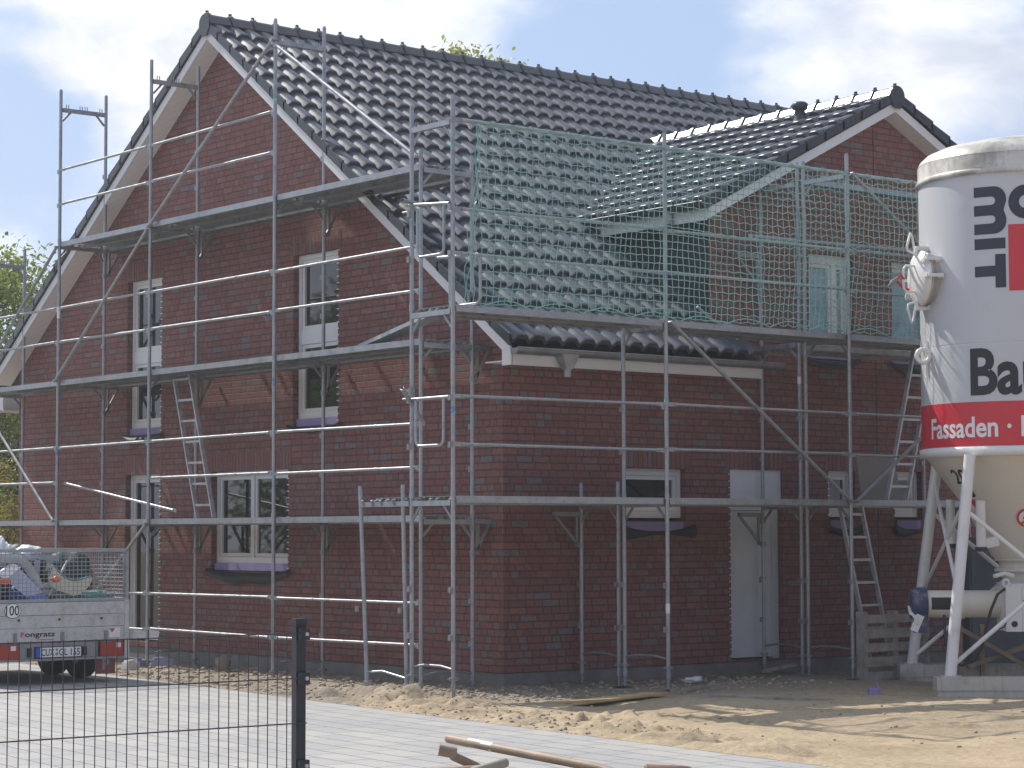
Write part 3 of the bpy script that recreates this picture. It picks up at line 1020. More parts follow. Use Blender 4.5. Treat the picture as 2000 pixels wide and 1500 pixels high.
# cheeks, valleys, vent
for x in (DXL + 0.01, DXR - 0.01):
    ck = MB().use(M["slate"])
    ck.poly([(x, 0.003, zmain(0) - 0.2), (x, 0.003, zd(DXL) + .02), (x, 2.4, zd(DXL) + 0.02), (x, 2.2, zmain(2.1) - 0.1)])
    for k in range(12):
        z = 4.42 + k * 0.13
        y1 = min(2.3, max(0.1, (z - zmain(0)) / TR + 0.25))
        sx = -1 if x < DX else 1
        ck.box((x + (sx * 0.012 if sx < 0 else 0.001), 0.004, z), (x + (-0.001 if sx < 0 else 0.012), y1, z + 0.128))
    ck.build("dormer_cheek", house)
vl = MB().use(M["lead"])
yl = APY - (zmain(APY) - (zd(DXL - 0.26) + TOPOFF)) / TR
yt = APY - (zmain(APY) - (DZ + TOPOFF)) / TR
for sgn in (-1, 1):
    a, b = Vector((DX + sgn * 3.42, yl - 0.02, zd(DXL - 0.26) + TOPOFF + 0.035)), Vector((DX, yt, DZ + TOPOFF + 0.035))
    d = (b - a).normalized()
    s1 = Vector((0, -cr, -sr_))
    vl.add([a + Vector((sgn * 0.13, 0, 0)), b + Vector((sgn * 0.13, 0, 0)), b, a], ((0, 1, 2, 3),))
    vl.add([a - d * 0.1 + Vector((0, 0, 0.03)), b + Vector((0, 0, 0.03)), b + Vector((-sgn * -0.0, 0.14, 0.13)), a - d * .1 + Vector((0, 0.14, 0.13))], ((0, 1, 2, 3),))
vl.build("valley_flashing", house, recalc=False)
vp = MB().use(M["tile"], True)
vx, vy = 5.92, 0.98
vz = zd(vx) + TOPOFF
vp.lathe([(0.15, vz - 0.06), (0.10, vz + 0.05), (0.075, vz + 0.12), (0.07, vz + 0.22), (0.105, vz + 0.225), (0.11, vz + 0.30), (0.08, vz + 0.325), (0.0, vz + 0.33)], 16, (vx, vy))
vp.build("roof_vent", house)


# ---- windows and doors
def pbox(mb, P, u0, u1, d0, d1, z0, z1):
    a, b = P(u0, d0, z0), P(u1, d1, z1)
    mb.box([min(i, j) for i, j in zip(a, b)], [max(i, j) for i, j in zip(a, b)])


def window(P, o, zf, mull=(), bars=(), glass="glass", head=0.0, foam=True, memb=1.0, ticks=0):
    """opening o, frame bottom at zf; foam and membrane fill the open sill below"""
    u0, u1, z0, z1 = o
    f = MB().use(M["pvc"])
    a, b, c, e = u0 + 0.004, u1 - 0.004, zf, z1 - 0.002
    d0, d1 = 0.085, 0.165
    fw = 0.062
    pbox(f, P, a, a + fw, d0, d1, c, e)
    pbox(f, P, b - fw, b, d0, d1, c, e)
    pbox(f, P, a + fw, b - fw, d0, d1, c, c + fw + 0.02)
    pbox(f, P, a + fw, b - fw, d0, d1, e - fw - head, e)
    us = [a + fw] + [m_ for m_ in mull] + [b - fw]
    zs_ = [(c + fw + 0.02, None)]
    lights = []
    ub = [a + fw] + [x for m_ in mull for x in (m_ - 0.03, m_ + 0.03)] + [b - fw]
    for m_ in mull:
        pbox(f, P, m_ - 0.03, m_ + 0.03, d0, d1, c + fw + 0.02, e - fw - head)
    zb_ = [c + fw + 0.02] + [x for (zz, hh) in bars for x in (zz - hh / 2, zz + hh / 2)] + [e - fw - head]
    for i in range(0, len(ub), 2):
        for j in range(0, len(zb_), 2):
            lights.append((ub[i], ub[i + 1], zb_[j], zb_[j + 1]))
        for (zz, hh) in bars:
            pbox(f, P, ub[i], ub[i + 1], d0 + 0.004, d1, zz - hh / 2, zz + hh / 2)
    # sash frames
    for (p, q, r, s) in lights:
        sw = 0.052
        pbox(f, P, p + .003, p + sw, d0 + 0.018, d1, r + .003, s - .003)
        pbox(f, P, q - sw, q - .003, d0 + 0.018, d1, r + .003, s - .003)
        pbox(f, P, p + sw, q - sw, d0 + 0.018, d1, r + .003, r + sw)
        pbox(f, P, p + sw, q - sw, d0 + 0.018, d1, s - sw, s - .003)
    fo = f.build("window", house)
    for (p, q, r, s) in lights:
        pb = MB().use(M[glass])
        pbox(pb, P, p + 0.05, q - 0.05, d0 + 0.045, d0 + 0.06, r + 0.05, s - 0.05)
        pb.build("pane", fo)
    if foam:
        fm = MB().use(M["foam"])
        pbox(fm, P, u0 + 0.004, u1 - 0.004, 0.05, 0.15, z0 + 0.012, zf - 0.002)
        fm.build("sill_foam", fo)
    if memb:
        mm = MB().use(M["membrane"], True)
        n = 14
        rows = 6
        vs = []
        for j in range(rows):
            t = j / (rows - 1)
            for i in range(n + 1):
                s = i / n
                u = u0 - 0.10 + (u1 - u0 + 0.20) * s
                sag = (0.055 + 0.075 * math.sin(math.pi * s)) * memb + 0.012 * math.sin(s * 17 + u0 * 9)
                dd = -0.012 - 0.055 * t * (0.6 + 0.4 * math.sin(s * 9 + 1)) - 0.03 * math.sin(math.pi * t)
                vs.append(P(u, dd, z0 + (0.055 * abs(2 * s - 1) ** 3 - 0.012) * (1 - 0.5 * t) - sag * t * 1.25))
        mm.add(vs, [(j * (n + 1) + i, j * (n + 1) + i + 1, (j + 1) * (n + 1) + i + 1, (j + 1) * (n + 1) + i) for j in range(rows - 1) for i in range(n)])
        mm.build("sill_membrane", fo, recalc=False)
    if ticks:
        tk = MB().use(M["whitefilm"])
        z = z0 + 0.05
        uu = u0 if ticks < 0 else u1
        while z < z1 - 0.03:
            pbox(tk, P, uu - 0.022 if ticks > 0 else uu - 0.028, uu + 0.028 if ticks > 0 else uu + 0.022, -0.006, 0.0, z, z + 0.012)
            z += 0.08333
        tk.build("spacer_strip", fo)
    return fo


window(PG, gable_open[0], 3.41, bars=((4.475, 0.19),), memb=0.45, ticks=-1)
window(PG, gable_open[1], 3.45, bars=((4.48, 0.19),), memb=0.8, ticks=-1)
window(PG, gable_open[2], 1.53, mull=(5.52,), memb=1.0, ticks=-1)
window(PG, gable_open[3], 0.42, foam=False, memb=0, ticks=-1)
window(PE, eave_open[0], 2.10, memb=0, foam=False, head=0.02)
window(PE, eave_open[2], 2.12, memb=0, foam=False, ticks=-1)
window(PE, eave_open[3], 2.12, memb=0, foam=False, ticks=-1)
window(PE, eave_open[4], 4.30, glass="filmglass", memb=0.8, head=0.06, mull=(5.58,))
window(PE, eave_open[5], 4.30, glass="filmglass", memb=0.8, head=0.02)
# the three low front windows have a deep open sill strip below the frame
for o in (eave_open[0], eave_open[2], eave_open[3]):
    fm = MB().use(M["foam"])
    pbox(fm, PE, o[0] + 0.03, o[1] - 0.05, -0.012, -0.003, o[2] - 0.14, o[2] - 0.015)
    fo = fm.build("sill_foam", house)
    mm = MB().use(M["membrane"], True)
    vs = []
    n = 14
    for j in range(5):
        t = j / 4
        for i in range(n + 1):
            s = i / n
            u = o[0] - 0.02 + (o[1] - o[0] + 0.16) * s
            top = o[2] - 0.045 - 0.085 * math.sin(math.pi * min(1, s * 1.05)) ** 0.5
            bot = o[2] - 0.20 - 0.03 * math.sin(5 * s + o[0])
            vs.append(PE(u, -0.02 - 0.03 * math.sin(math.pi * t) - 0.008 * math.sin(s * 13), top + (bot - top) * t))
    mm.add(vs, [(j * (n + 1) + i, j * (n + 1) + i + 1, (j + 1) * (n + 1) + i + 1, (j + 1) * (n + 1) + i) for j in range(4) for i in range(n)])
    mm.build("sill_membrane", fo, recalc=False)

# front door with panel over it
o = eave_open[1]
d = MB().use(M["door"])
pbox(d, PE, o[0] + 0.004, o[0] + 0.07, 0.09, 0.165, o[2], 2.20)
pbox(d, PE, o[1] - 0.11, o[1] - 0.004, 0.09, 0.165, o[2], 2.20)
pbox(d, PE, o[0] + 0.004, o[1] - 0.004, 0.09, 0.165, 2.20, 2.31)
pbox(d, PE, o[0] + 0.075, o[1] - 0.115, 0.105, 0.15, o[2] + 0.02, 2.195)
pbox(d, PE, o[0] + 0.56, o[0] + 0.568, 0.101, 0.106, o[2] + 0.02, 2.195)
do = d.build("door", house)
d = MB().use(M["whitefilm"])
pbox(d, PE, o[0] + 0.004, o[1] - 0.004, 0.03, 0.15, 2.314, o[3] - 0.002)
d.build("door_head_panel", do)
d = MB().use(M["black"])
pbox(d, PE, o[0] + 0.60, o[0] + 0.70, 0.092, 0.104, 1.335, 1.36)
pbox(d, PE, o[0] + 0.665, o[0] + 0.695, 0.095, 0.104, 1.20, 1.26)
d.build("handle", do)
tk = MB().use(M["whitefilm"])
z = o[2] + 0.05
while z < o[3] - 0.03:
    pbox(tk, PE, o[0] - 0.03, o[0] + 0.02, -0.006, 0.0, z, z + 0.012)
    z += 0.08333
tk.build("spacer_strip", do)


# ------------------------------------------------------------------ scaffolding
PR = 0.0242


def up_post(mb, x, y, z0, z1, collar=True):
    mb.tube((x, y, z0), (x, y, z1), PR, 10)
    if collar:
        mb.tube((x, y, z0 - 0.02), (x, y, z0 + 0.05), PR + 0.004, 10)


def v_frame(parent, a, b, z0, z1, spigot=0.0, base=None, pins=False, bottom=False):
    """one lift of a scaffold frame: two posts, the channel on top, gussets"""
    mb = MB().use(M["galv"])
    a, b = Vector(a), Vector(b)
    for p in (a, b):
        up_post(mb, p.x, p.y, base if base is not None else z0, z1 - 0.02 + spigot)
        if spigot:
            mb.tube((p.x, p.y, z1 - 0.03), (p.x, p.y, z1 + spigot + 0.0), PR - 0.004, 10)
    d = (b - a).normalized()
    A, B = Vector((a.x, a.y, z1 - 0.075)), Vector((b.x, b.y, z1 - 0.075))
    mb.bar(A + d * PR, B - d * PR, 0.05, 0.055)
    mb.use(M["galvdull"])
    if z1 - z0 > 1.2:
        # welded corner gussets and wedge pockets
        for p, q in ((A, d), (B, -d)):
            mb.bar(p + q * 0.03 + Vector((0, 0, -0.16)), p + q * 0.16 + Vector((0, 0, -0.02)), 0.012, 0.03)
            for zz in (z0 + 0.53, z0 + 1.02):
                c = Vector((p.x, p.y, zz))
                nrm = Vector((-d.y, d.x, 0))
                mb.bar(c + nrm * 0.02, c + nrm * 0.055, 0.04, 0.06)
    if pins:
        for t in (0.12, 0.17, 0.42, 0.47, 0.53, 0.58, 0.86, 0.91):
            c = A.lerp(B, t)
            mb.tube(c, c + Vector((0, 0, 0.085)), 0.007, 5)
    if bottom:
        zz = z0 + 0.2
        mb.path([Vector((a.x, a.y, zz)), a.lerp(b, 0.3) + Vector((0, 0, zz + 0.03)), a.lerp(b, 0.7) + Vector((0, 0, zz + 0.03)), Vector((b.x, b.y, zz))], 0.014, 6)
        for p in (a, b):
            mb.tube((p.x, p.y, z0 - 0.12), (p.x, p.y, z0 + 0.1), 0.018, 8)
            mb.tube((p.x, p.y, z0 + 0.09), (p.x, p.y, z0 + 0.12), 0.045, 8)
            mb.bar((p.x - 0.07, p.y, z0 + 0.105), (p.x + 0.07, p.y, z0 + 0.105), 0.018, 0.012)
            mb.box((p.x - 0.07, p.y - 0.07, z0 - 0.13), (p.x + 0.07, p.y + 0.07, z0 - 0.122))
    mb.build("frame", parent)


def deck(parent, p0, p1, width, z, n=2, name="deck"):
    """steel planks from p0 to p1 (outer edge line), width towards 'side'"""
    p0, p1, side = Vector(p0), Vector(p1), Vector(width).normalized()
    W_ = Vector(width).length
    d = (p1 - p0).normalized()
    for k in range(n):
        mb = MB().use(M["galv"])
        pw = W_ / n - 0.012
        o0 = p0 + side * (k * W_ / n + 0.006) + d * 0.05
        o1 = p1 + side * (k * W_ / n + 0.006) - d * 0.05
        up = Vector((0, 0, 1))

        def slab(s0, s1, za, zb):
            q = []
            for zz in (za, zb):
                q += [o0 + side * s0 + up * zz, o1 + side * s0 + up * zz, o1 + side * s1 + up * zz, o0 + side * s1 + up * zz]
            mb.add(q, ((0, 3, 2, 1), (4, 5, 6, 7), (0, 1, 5, 4), (1, 2, 6, 5), (2, 3, 7, 6), (3, 0, 4, 7)))
        slab(0.0, pw, z - 0.006, z)
        slab(0.0, 0.008, z - 0.072, z - 0.0061)
        slab(pw - 0.008, pw, z - 0.072, z - 0.0061)
        slab(0.008, 0.03, z - 0.072, z - 0.066)
        slab(pw - 0.03, pw - 0.008, z - 0.072, z - 0.066)
        mb.use(M["galvdull"])
        for t in (0.33, 0.66):
            slab(pw * t - 0.012, pw * t + 0.012, z - 0.022, z - 0.0061)
        L = (o1 - o0).length
        for i in range(int(L / 0.5) + 1):
            c = o0 + d * (i * 0.5 + 0.1)
            if i * 0.5 + 0.13 < L:
                mb.add([c + side * s + up * zz + d * t for zz in (z - 0.05, z - 0.0062) for (s, t) in ((0.01, 0), (0.01, 0.03), (pw - 0.01, 0.03), (pw - 0.01, 0))], ((0, 1, 2, 3), (0, 4, 5, 1), (2, 6, 7, 3)))
        for s in (0.05, pw - 0.05):
            for o_, sg in ((o0, -1), (o1, 1)):
                mb.bar(o_ + side * s + up * (z - 0.03), o_ + side * s + d * (sg * 0.055) + up * (z - 0.045), 0.035, 0.03)
        mb.build(name, parent)


def rail(parent, p0, p1, name="guardrail", r=0.0175, bend=0.0):
    p0, p1 = Vector(p0), Vector(p1)
    mb = MB().use(M["galv"])
    d = (p1 - p0).normalized()
    mb.tube(p0 + d * 0.07, p1 - d * 0.07, r, 9)
    for p, s in ((p0, 1), (p1, -1)):
        mb.bar(p - d * (s * 0.015), p + d * (s * 0.12), 0.012, 0.045)
    # sleeve joints
    L = (p1 - p0).length
    if L > 1.5:
        for t in (0.28, 0.72):
            c = p0.lerp(p1, t)
            mb.tube(c - d * 0.02, c + d * 0.02, r + 0.003, 9)
    mb.build(name, parent)


def console(parent, p, direction, z, L):
    """bracket with a strut under the inner edge of a lift"""
    p, d = Vector((p[0], p[1], 0)), Vector(direction).normalized()
    mb = MB().use(M["galvdull"])
    up = Vector((0, 0, 1))
    mb.bar(p + d * 0.02 + up * (z - 0.07), p + d * L + up * (z - 0.07), 0.045, 0.05)
    mb.bar(p + d * 0.075 + up * (z - 0.45), p + d * 0.075 + up * (z - 0.1), 0.03, 0.03)
    mb.bar(p + d * 0.03 + up * (z - 0.45), p + d * (L - 0.03) + up * (z - 0.1), 0.03, 0.03)
    mb.tube(p + up * (z - 0.18), p + up * (z - 0.10), PR + 0.012, 10)
    mb.tube(p + up * (z - 0.47), p + up * (z - 0.41), PR + 0.010, 10)
    mb.build("bracket", parent)


def mark(parent, x, y, z, m, h=0.06):
    mb = MB().use(M[m])
    mb.tube((x, y, z), (x, y, z + h), PR + 0.0015, 10, caps=False)
    mb.build("marking", parent)


gs = empty("scaffold", (0, 0, 0), 0, "galvanised tube scaffold standing along the gable wall", "scaffold", "scaffolds round the house")
GO, GI = -1.0119, -0.2819
ZG = 2.1255
YS = {"e": 11.60, "a": 9.0244, "b": 6.3937, "c": 3.2859, "d": 0.2135}
lifts = {"e": 3, "a": 4, "b": 4, "c": 4, "d": 3}
for k, y in YS.items():
    for L in range(lifts[k]):
        z1 = ZG + 2 * L
        top = L == lifts[k] - 1
        sp = 0.22 if top and k != "d" else (0.16 if top else 0.0)
        gi = GI
        v_frame(gs, (GO, y, 0), (gi, y, 0), z1 - 2, z1, sp if top else 0.0, pins=top and k != "d", bottom=(L == 0))
        if L < 3 and k != "e":
            console(gs, (gi, y), (1, 0, 0), z1 - 0.0, 0.262)
order = ["e", "a", "b", "c", "d"]
for i in range(4):
    ya, yb = YS[order[i]], YS[order[i + 1]]
    for L in range(3):
        if L == 2 and i == 0:
            continue
        z = ZG + 2 * L
        deck(gs, (GO, ya, 0), (GO, yb, 0), (0.70, 0, 0), z)
    # inner planks on the brackets
    if i >= 1:
        for L in range(3):
            z = ZG + 2 * L
            deck(gs, (GI + 0.03, ya, 0), (GI + 0.03, yb, 0), (0.2, 0, 0), z - 0.012, 1)
    rx = GO - 0.005
    off = 0.035
    for (z, ok) in ((0.66, i >= 1), (1.14, i >= 1), (ZG + 0.54, i != 1), (ZG + 1.04, i != 5), (ZG + 2.55, True), (ZG + 3.05, True), (ZG + 4.55, i in (1, 2)), (ZG + 5.05, i in (1, 2))):
        if ok:
            rail(gs, (rx, ya - off, z + random.uniform(-.01, .01)), (rx, yb + off, z + random.uniform(-.01, .01)))
# the dislodged rail of the second bay hangs down at one end
rail(gs, (rx + 0.1, YS["a"] - 0.05, ZG + 0.53), (rx + 0.16, 5.93, ZG + 0.105))
bx = GO - 0.045
for p, q in (((3.27, 8.08), (6.37, 6.06)), ((6.41, 6.02), (9.03, 4.12)), ((9.03, 6.05), (11.6, 4.2)), ((11.6, 4.05), (9.05, 2.12)), ((6.37, 2.06), (9.0, 0.30)), ((3.25, 8.02), (0.24, 6.20))):
    mb = MB().use(M["galv"])
    mb.tube((bx, p[0], p[1]), (bx, q[0], q[1]), 0.0225, 9)
    for y, z in (p, q):
        mb.tube((bx - 0.03, y, z), (bx + 0.05, y, z), 0.02, 8)
    mb.build("brace", gs)
mark(gs, GO, YS["a"], 5.02, "tape_white", 0.17)
mark(gs, GO, YS["a"], 3.05, "tape_blue", 0.12)
mark(gs, GO, YS["c"], 3.75, "tape_blue", 0.1)
mark(gs, GO, YS["c"], 7.30, "tape_green", 0.09)
# loose board pushed in over the second lift at the corner
mb = MB().use(M["galv"])
mb.bar((-0.50, 2.05, ZG + 2.05), (-1.35, -0.60, ZG + 2.20), 0.19, 0.045)
lb = mb.build("scaffold_plank")
tag(lb, "loose steel plank lying slantwise across the corner of the second lift", "plank")

es = empty("scaffold", (0, 0, 0), 0, "galvanised tube scaffold standing before the front wall, green net along its top", "scaffold", "scaffolds round the house")
EOY, EIY = -1.6142, -0.8842
ZE = 2.3109
XF, XGG, XH, XI = -1.9344, 1.0656, 4.0469, 7.06
gz = {XF: 0.18, XGG: 0.18, XH: 0.17, XI: 0.17}
for X in (XF, XGG, XH, XI):
    for L in range(3):
        z1 = ZE + 2 * L
        top = L == 2
        if X == XGG and top:
            # only the outer post runs up to carry the net
            mb = MB().use(M["galv"])
            up_post(mb, X, EOY, z1 - 2, z1 + 0.13)
            mb.build("frame", es)
            continue
        v_frame(es, (X, EOY, 0), (X, EIY, 0), z1 - 2, z1, 0.2 if top else 0.0, pins=top, bottom=(L == 0))
# second row of frames next to the wall
for X, n in ((XF, 1), (XGG, 1), (XH, 3), (XI, 3)):
    for L in range(n):
        z1 = ZE + 2 * L - 0.004
        y0, y1 = (-0.78, -0.12)
        if X == XF:
            mb = MB().use(M["galv"])
            for yt, yb_ in ((-0.72, -0.80), (0.08, -0.07)):
                mb.tube((X, yb_, 0.08), (X, yt, 2.44), PR, 10)
                mb.tube((X, yb_, 0.30), (X, yb_, 0.33), 0.045, 8)
                mb.bar((X - 0.03, yt, 1.1), (X - 0.055, yt, 1.1), 0.04, 0.06)
            mb.bar((X, 0.07, 2.235), (X, -0.86, 2.235), 0.05, 0.055)
            mb.path([(X, -0.07, 0.42), (X, -0.35, 0.44), (X, -0.8, 0.38)], 0.014, 6)
            for yy in (-0.02, -0.2, -0.36, -0.6):
                mb.bar((X - 0.02, yy, 2.22), (X - 0.045, yy, 2.28), 0.03, 0.02)
            mb.build("frame", es)
            continue
        v_frame(es, (X, y0, 0), (X, y1, 0), z1 - 2.0, z1, 0.2 if L == n - 1 else 0.0, pins=False, bottom=(L == 0))
xs_ = [XF, XGG, XH, XI]
for i in range(3):
    for L in range(2):
        z = ZE + 2 * L
        deck(es, (xs_[i], EOY, 0), (xs_[i + 1], EOY, 0), (0, 0.70, 0), z)
    deck(es, (xs_[i], EIY + 0.1, 0), (xs_[i + 1], EIY + 0.1, 0), (0, 0.64, 0), ZE - 0.004)
    if i == 2:
        deck(es, (xs_[i], EIY + 0.1, 0), (xs_[i + 1], EIY + 0.1, 0), (0, 0.64, 0), ZE + 2 - 0.06)
        deck(es, (xs_[i], EIY - 0.02, 0), (xs_[i + 1], EIY - 0.02, 0), (0, 0.30, 0), ZE + 4 - 0.01, 1)
    for z in (ZE + 0.54, ZE + 1.04, ZE + 2.53, ZE + 3.02):
        rail(es, (xs_[i] + 0.035, EOY - 0.005, z + random.uniform(-.012, .012)), (xs_[i + 1] - 0.035, EOY - 0.005, z + random.uniform(-.012, .012)))
    rail(es, (xs_[i] + 0.03, EOY - 0.01, ZE + 3.95), (xs_[i + 1] - 0.03, EOY - 0.01, ZE + 3.95), r=0.0215)
for z in (ZE + 2.7 - 0.08, ):
    rail(es, (XH - 0.9, EIY + 0.04, ZE + 3.2), (XI, EIY + 0.04, ZE + 3.25), r=0.024)
for (a, b) in (((XGG + 0.05, ZE + 1.97), (XH - 0.05, ZE - 0.02)), ((XH + 0.06, ZE - 0.02), (XI - 0.05, ZE + 1.95)), ((XH + 0.05, ZE + 3.95), (XI - 0.05, ZE + 2.1))):
    mb = MB().use(M["galvdull"])
    mb.tube((a[0], EOY - 0.045, a[1]), (b[0], EOY - 0.045, b[1]), 0.0235, 9)
    for x, z in (a, b):
        mb.tube((x, EOY - 0.075, z), (x, EOY + 0.02, z), 0.022, 8)
    mb.build("brace", es)
for X, dd, yy, z in ((XGG, (-1, 0, 0), -0.12, ZE - 0.1), (XH, (-1, 0, 0), -0.12, ZE - 0.1), (XH, (-1, 0, 0), -0.12, ZE + 3.15)):
    console(es, (X, yy), dd, z, 0.42)


def bow(parent, X, y0, y1, z0, z1, w=0.0):
    """end guard: a straight tube and the loop under it"""
    mb = MB().use(M["galv"])
    mb.tube((X, EOY + 0.02, z0), (X, EIY - 0.0, z0 + w), 0.019, 9)
    pts = [(X, y0, z0)]
    rr = 0.07
    for k in range(7):
        a = math.pi + math.pi / 2 * k / 6
        pts.append((X, y0 - (rr + rr * math.cos(a)), z1 + rr + rr * math.sin(a)))
    for k in range(7):
        a = 1.5 * math.pi + math.pi / 2 * k / 6
        pts.append((X, y1 + rr - rr * math.cos(a), z1 + rr + rr * math.sin(a)))
    pts.append((X, y1, z0))
    mb.path(pts, 0.0165, 8)
    mb.build("end_guard", parent)


bow(es, XF - 0.03, -1.0, -1.49, ZE + 1.03, ZE + 0.53)
bow(es, XF - 0.03, -1.03, -1.50, ZE + 3.06, ZE + 2.54, 0.06)
bow(es, XF + 0.35, -1.10, -1.63, ZE + 2.55, ZE + 2.03, 0.03)
# stubs of tube clamped to the inner corner post
for z, dx, dz in ((ZE + 1.11, 0.22, -0.33), (ZE + 3.12, 0.25, 0.02)):
    mb = MB().use(M["galvdull"])
    mb.tube((XF - 0.2, EIY - 0.10, z + 0.03), (XF + dx, EIY + 0.08, z + dz), 0.0245, 12)
    mb.use(M["black"])
    mb.tube((XF - 0.204, EIY - 0.102, z + 0.031), (XF - 0.199, EIY - 0.10, z + 0.03), 0.019, 12)
    mb.use(M["galvdull"])
    mb.tube((XF, EIY, z - 0.05), (XF, EIY, z + 0.05), PR + 0.014, 10)
    mb.bar((XF - 0.02, EIY + 0.09, z + 0.02), (XF - 0.02, EIY - 0.03, z + 0.02), 0.03, 0.03)
    mb.tube((XF - 0.03, EIY + 0.03, z - 0.07), (XF - 0.03, EIY + 0.12, z - 0.07), 0.014, 6)
    mb.build("tube_stub", es)
mark(es, XF, EOY, ZE + 0.86, "tape_blue", 0.07)
mark(es, XGG, EOY, ZE + 2.45, "tape_blue", 0.07)
mark(es, XGG, EOY, ZE + 1.05, "tape_green", 0.08)
mark(es, XGG, EOY, 1.02, "tape_white", 0.11)
mark(es, XH, EOY, ZE + 3.22, "tape_blue", 0.08)
mark(es, XF, EOY, ZE + 3.66, "tape_green", 0.07)
mark(es, XH, -0.78, 3.75, "tape_white", 0.09)

# ---- safety net hung on the top rail
nt = MB().use(M["net"])
cell = 0.088
X0, X1 = -1.62, 7.0
nxs = int((X1 - X0) / cell)
ztop, zbot = ZE + 3.94, ZE + 2.03
nzs = 23


def net_pt(i, j):
    x = X0 + i * cell
    t = j / nzs
    ph = (x - X0)
    loop = abs(((i + 0.5) % 6) / 6 - 0.5) * 2          # tied up every sixth mesh
    top = ztop + 0.02 - 0.05 * (1 - loop) * (1 - t) ** 4
    z = top + (zbot - top) * t
    drape = 0.07 * math.sin(ph * 2.1 + 1.2 * t) + 0.03 * math.sin(ph * 5.3 + 2.0)
    zig = (0.007 + 0.012 * min(1, max(0, (x - 1.5) / 2.5))) * (1 if (i + j) % 2 else -1) * (0.25 + 0.75 * min(1.0, 0.35 + 0.65 * abs(math.sin(ph * 0.9 + 0.6))))
    y = EOY - 0.05 - 0.05 * math.sin(math.pi * t) * (0.6 + 0.4 * math.sin(ph * 1.3)) + drape * 0.8 * t
    xx = x + 0.055 * math.sin(ph * 1.7 + t * 2.2) * t + 0.012 * math.sin(j * 0.9 + i * 0.7)
    return Vector((xx, y, z + zig + 0.03 * math.sin(ph * 2.7) * t * (1 - t) * 2))


def strand(a, b, r):
    d = (b - a)
    s = Vector((d.z, 0, -d.x)).normalized() * r
    q = Vector((0, -r, 0))
    nt.add([a + s, a + q, a - s, a - q, b + s, b + q, b - s, b - q], ((0, 1, 5, 4), (1, 2, 6, 5), (2, 3, 7, 6), (3, 0, 4, 7)))


P_ = [[net_pt(i, j) for j in range(nzs + 1)] for i in range(nxs + 1)]
for i in range(nxs + 1):
    for j in range(nzs + 1):
        if j < nzs:
            strand(P_[i][j], P_[i][j + 1], 0.0053)
        if i < nxs:
            strand(P_[i][j], P_[i + 1][j], 0.0053)
# border rope: looped over the rail at the top, sagging in arcs at the foot, gathered at the end
for i in range(nxs):
    for (j, zz) in ((0, 0.0),):
        a, b = P_[i][0].copy(), P_[i + 1][0].copy()
        if i % 6 == 2:
            a.z += 0.06
        if (i + 1) % 6 == 2:
            b.z += 0.06
        strand(a + Vector((0, -0.01, 0)), b + Vector((0, -0.01, 0)), 0.0065)
for k in range(0, nxs - 7, 8):
    a, b = P_[k][nzs], P_[k + 8][nzs]
    pts = [a.lerp(b, t / 8) + Vector((0, -0.02, 0.085 * math.sin(math.pi * t / 8) - 0.05)) for t in range(9)]
    for p, q in zip(pts, pts[1:]):
        strand(p, q, 0.0065)
for s in range(4):
    pts = [Vector((X0 + 0.02 * math.sin(j * 1.1 + s * 2) - 0.012 * j * (0.3 + 0.1 * s) * (1 if j > 12 else 0.4), EOY - 0.06 + 0.015 * s, ztop + (zbot - ztop) * j / 26 + 0.01 * math.sin(j * 2.3 + s))) for j in range(27)]
    for p, q in zip(pts, pts[1:]):
        strand(p, q, 0.005)
net = nt.build("safety_net", recalc=False)
tag(net, "green knotted safety net hung along the top lift of the front scaffold", "net")


# ---- ladders in the lifts
def ladder(a, b, width_dir, w_, m, label, nr_, flat=0.055):
    a, b, wd = Vector(a), Vector(b), Vector(width_dir).normalized()
    t = empty("ladder", a, 0, label, "ladder", "access ladders in the scaffolds")
    d = b - a
    up = d.normalized()
    dep = up.cross(wd)
    for s in (-1, 1):
        mb = MB().use(M[m])
        mb.bar(wd * (s * w_ / 2), wd * (s * w_ / 2) + d, 0.028, flat, dep)
        mb.build("stile", t)
    for i in range(nr_):
        c = d * ((i + 0.6) / nr_)
        mb = MB().use(M[m])
        mb.bar(c - wd * (w_ / 2 - 0.012), c + wd * (w_ / 2 - 0.012), 0.03, 0.03)
        mb.build("rung", t)
    return t


ladder((-0.62, 5.56, ZG + 0.01), (-0.62, 6.22, ZG + 1.99), (0, 1, 0.0), 0.42, "alu", "aluminium ladder between the two lower lifts at the gable window", 7)
ladder((4.98, -1.22, 0.30), (4.46, -1.22, ZE - 0.06), (1, 0, 0), 0.38, "alu", "aluminium ladder with its foot behind the grey pallet", 7)
ladder((5.30, -1.22, ZE + 0.01), (5.86, -1.22, ZE + 1.98), (1, 0, 0), 0.36, "alu", "aluminium ladder leaning to the right beside the white silo", 7)


# ------------------------------------------------------------------ mortar silo (local x = right, local -y = towards the street)
silo = empty("mortar_silo", (4.935, -3.57, 0.0), YAW - math.pi / 2, "tall white mortar silo on tubular legs with red band and big dark lettering", "silo")
RS = 1.205
b = MB().use(M["silo"], True)
b.lathe([(RS, 2.86), (RS, 4.026), (RS, 4.030), (RS - 0.003, 4.034), (RS - 0.003, 4.038), (RS, 4.042), (RS, 4.046), (RS, 5.95)], 96)
b.build("silo_body", silo, recalc=False)
b = MB().use(M["siloleg"], True)
b.lathe([(RS, 2.875), (RS + 0.03, 2.872), (RS + 0.03, 2.775), (RS - 0.05, 2.765)], 96)
b.build("silo_flange", silo, recalc=False)
b = MB().use(M["silolid"], True)
b.lathe([(RS + 0.002, 5.945), (RS + 0.030, 5.948), (RS + 0.034, 5.975), (RS + 0.022, 6.0)], 96)
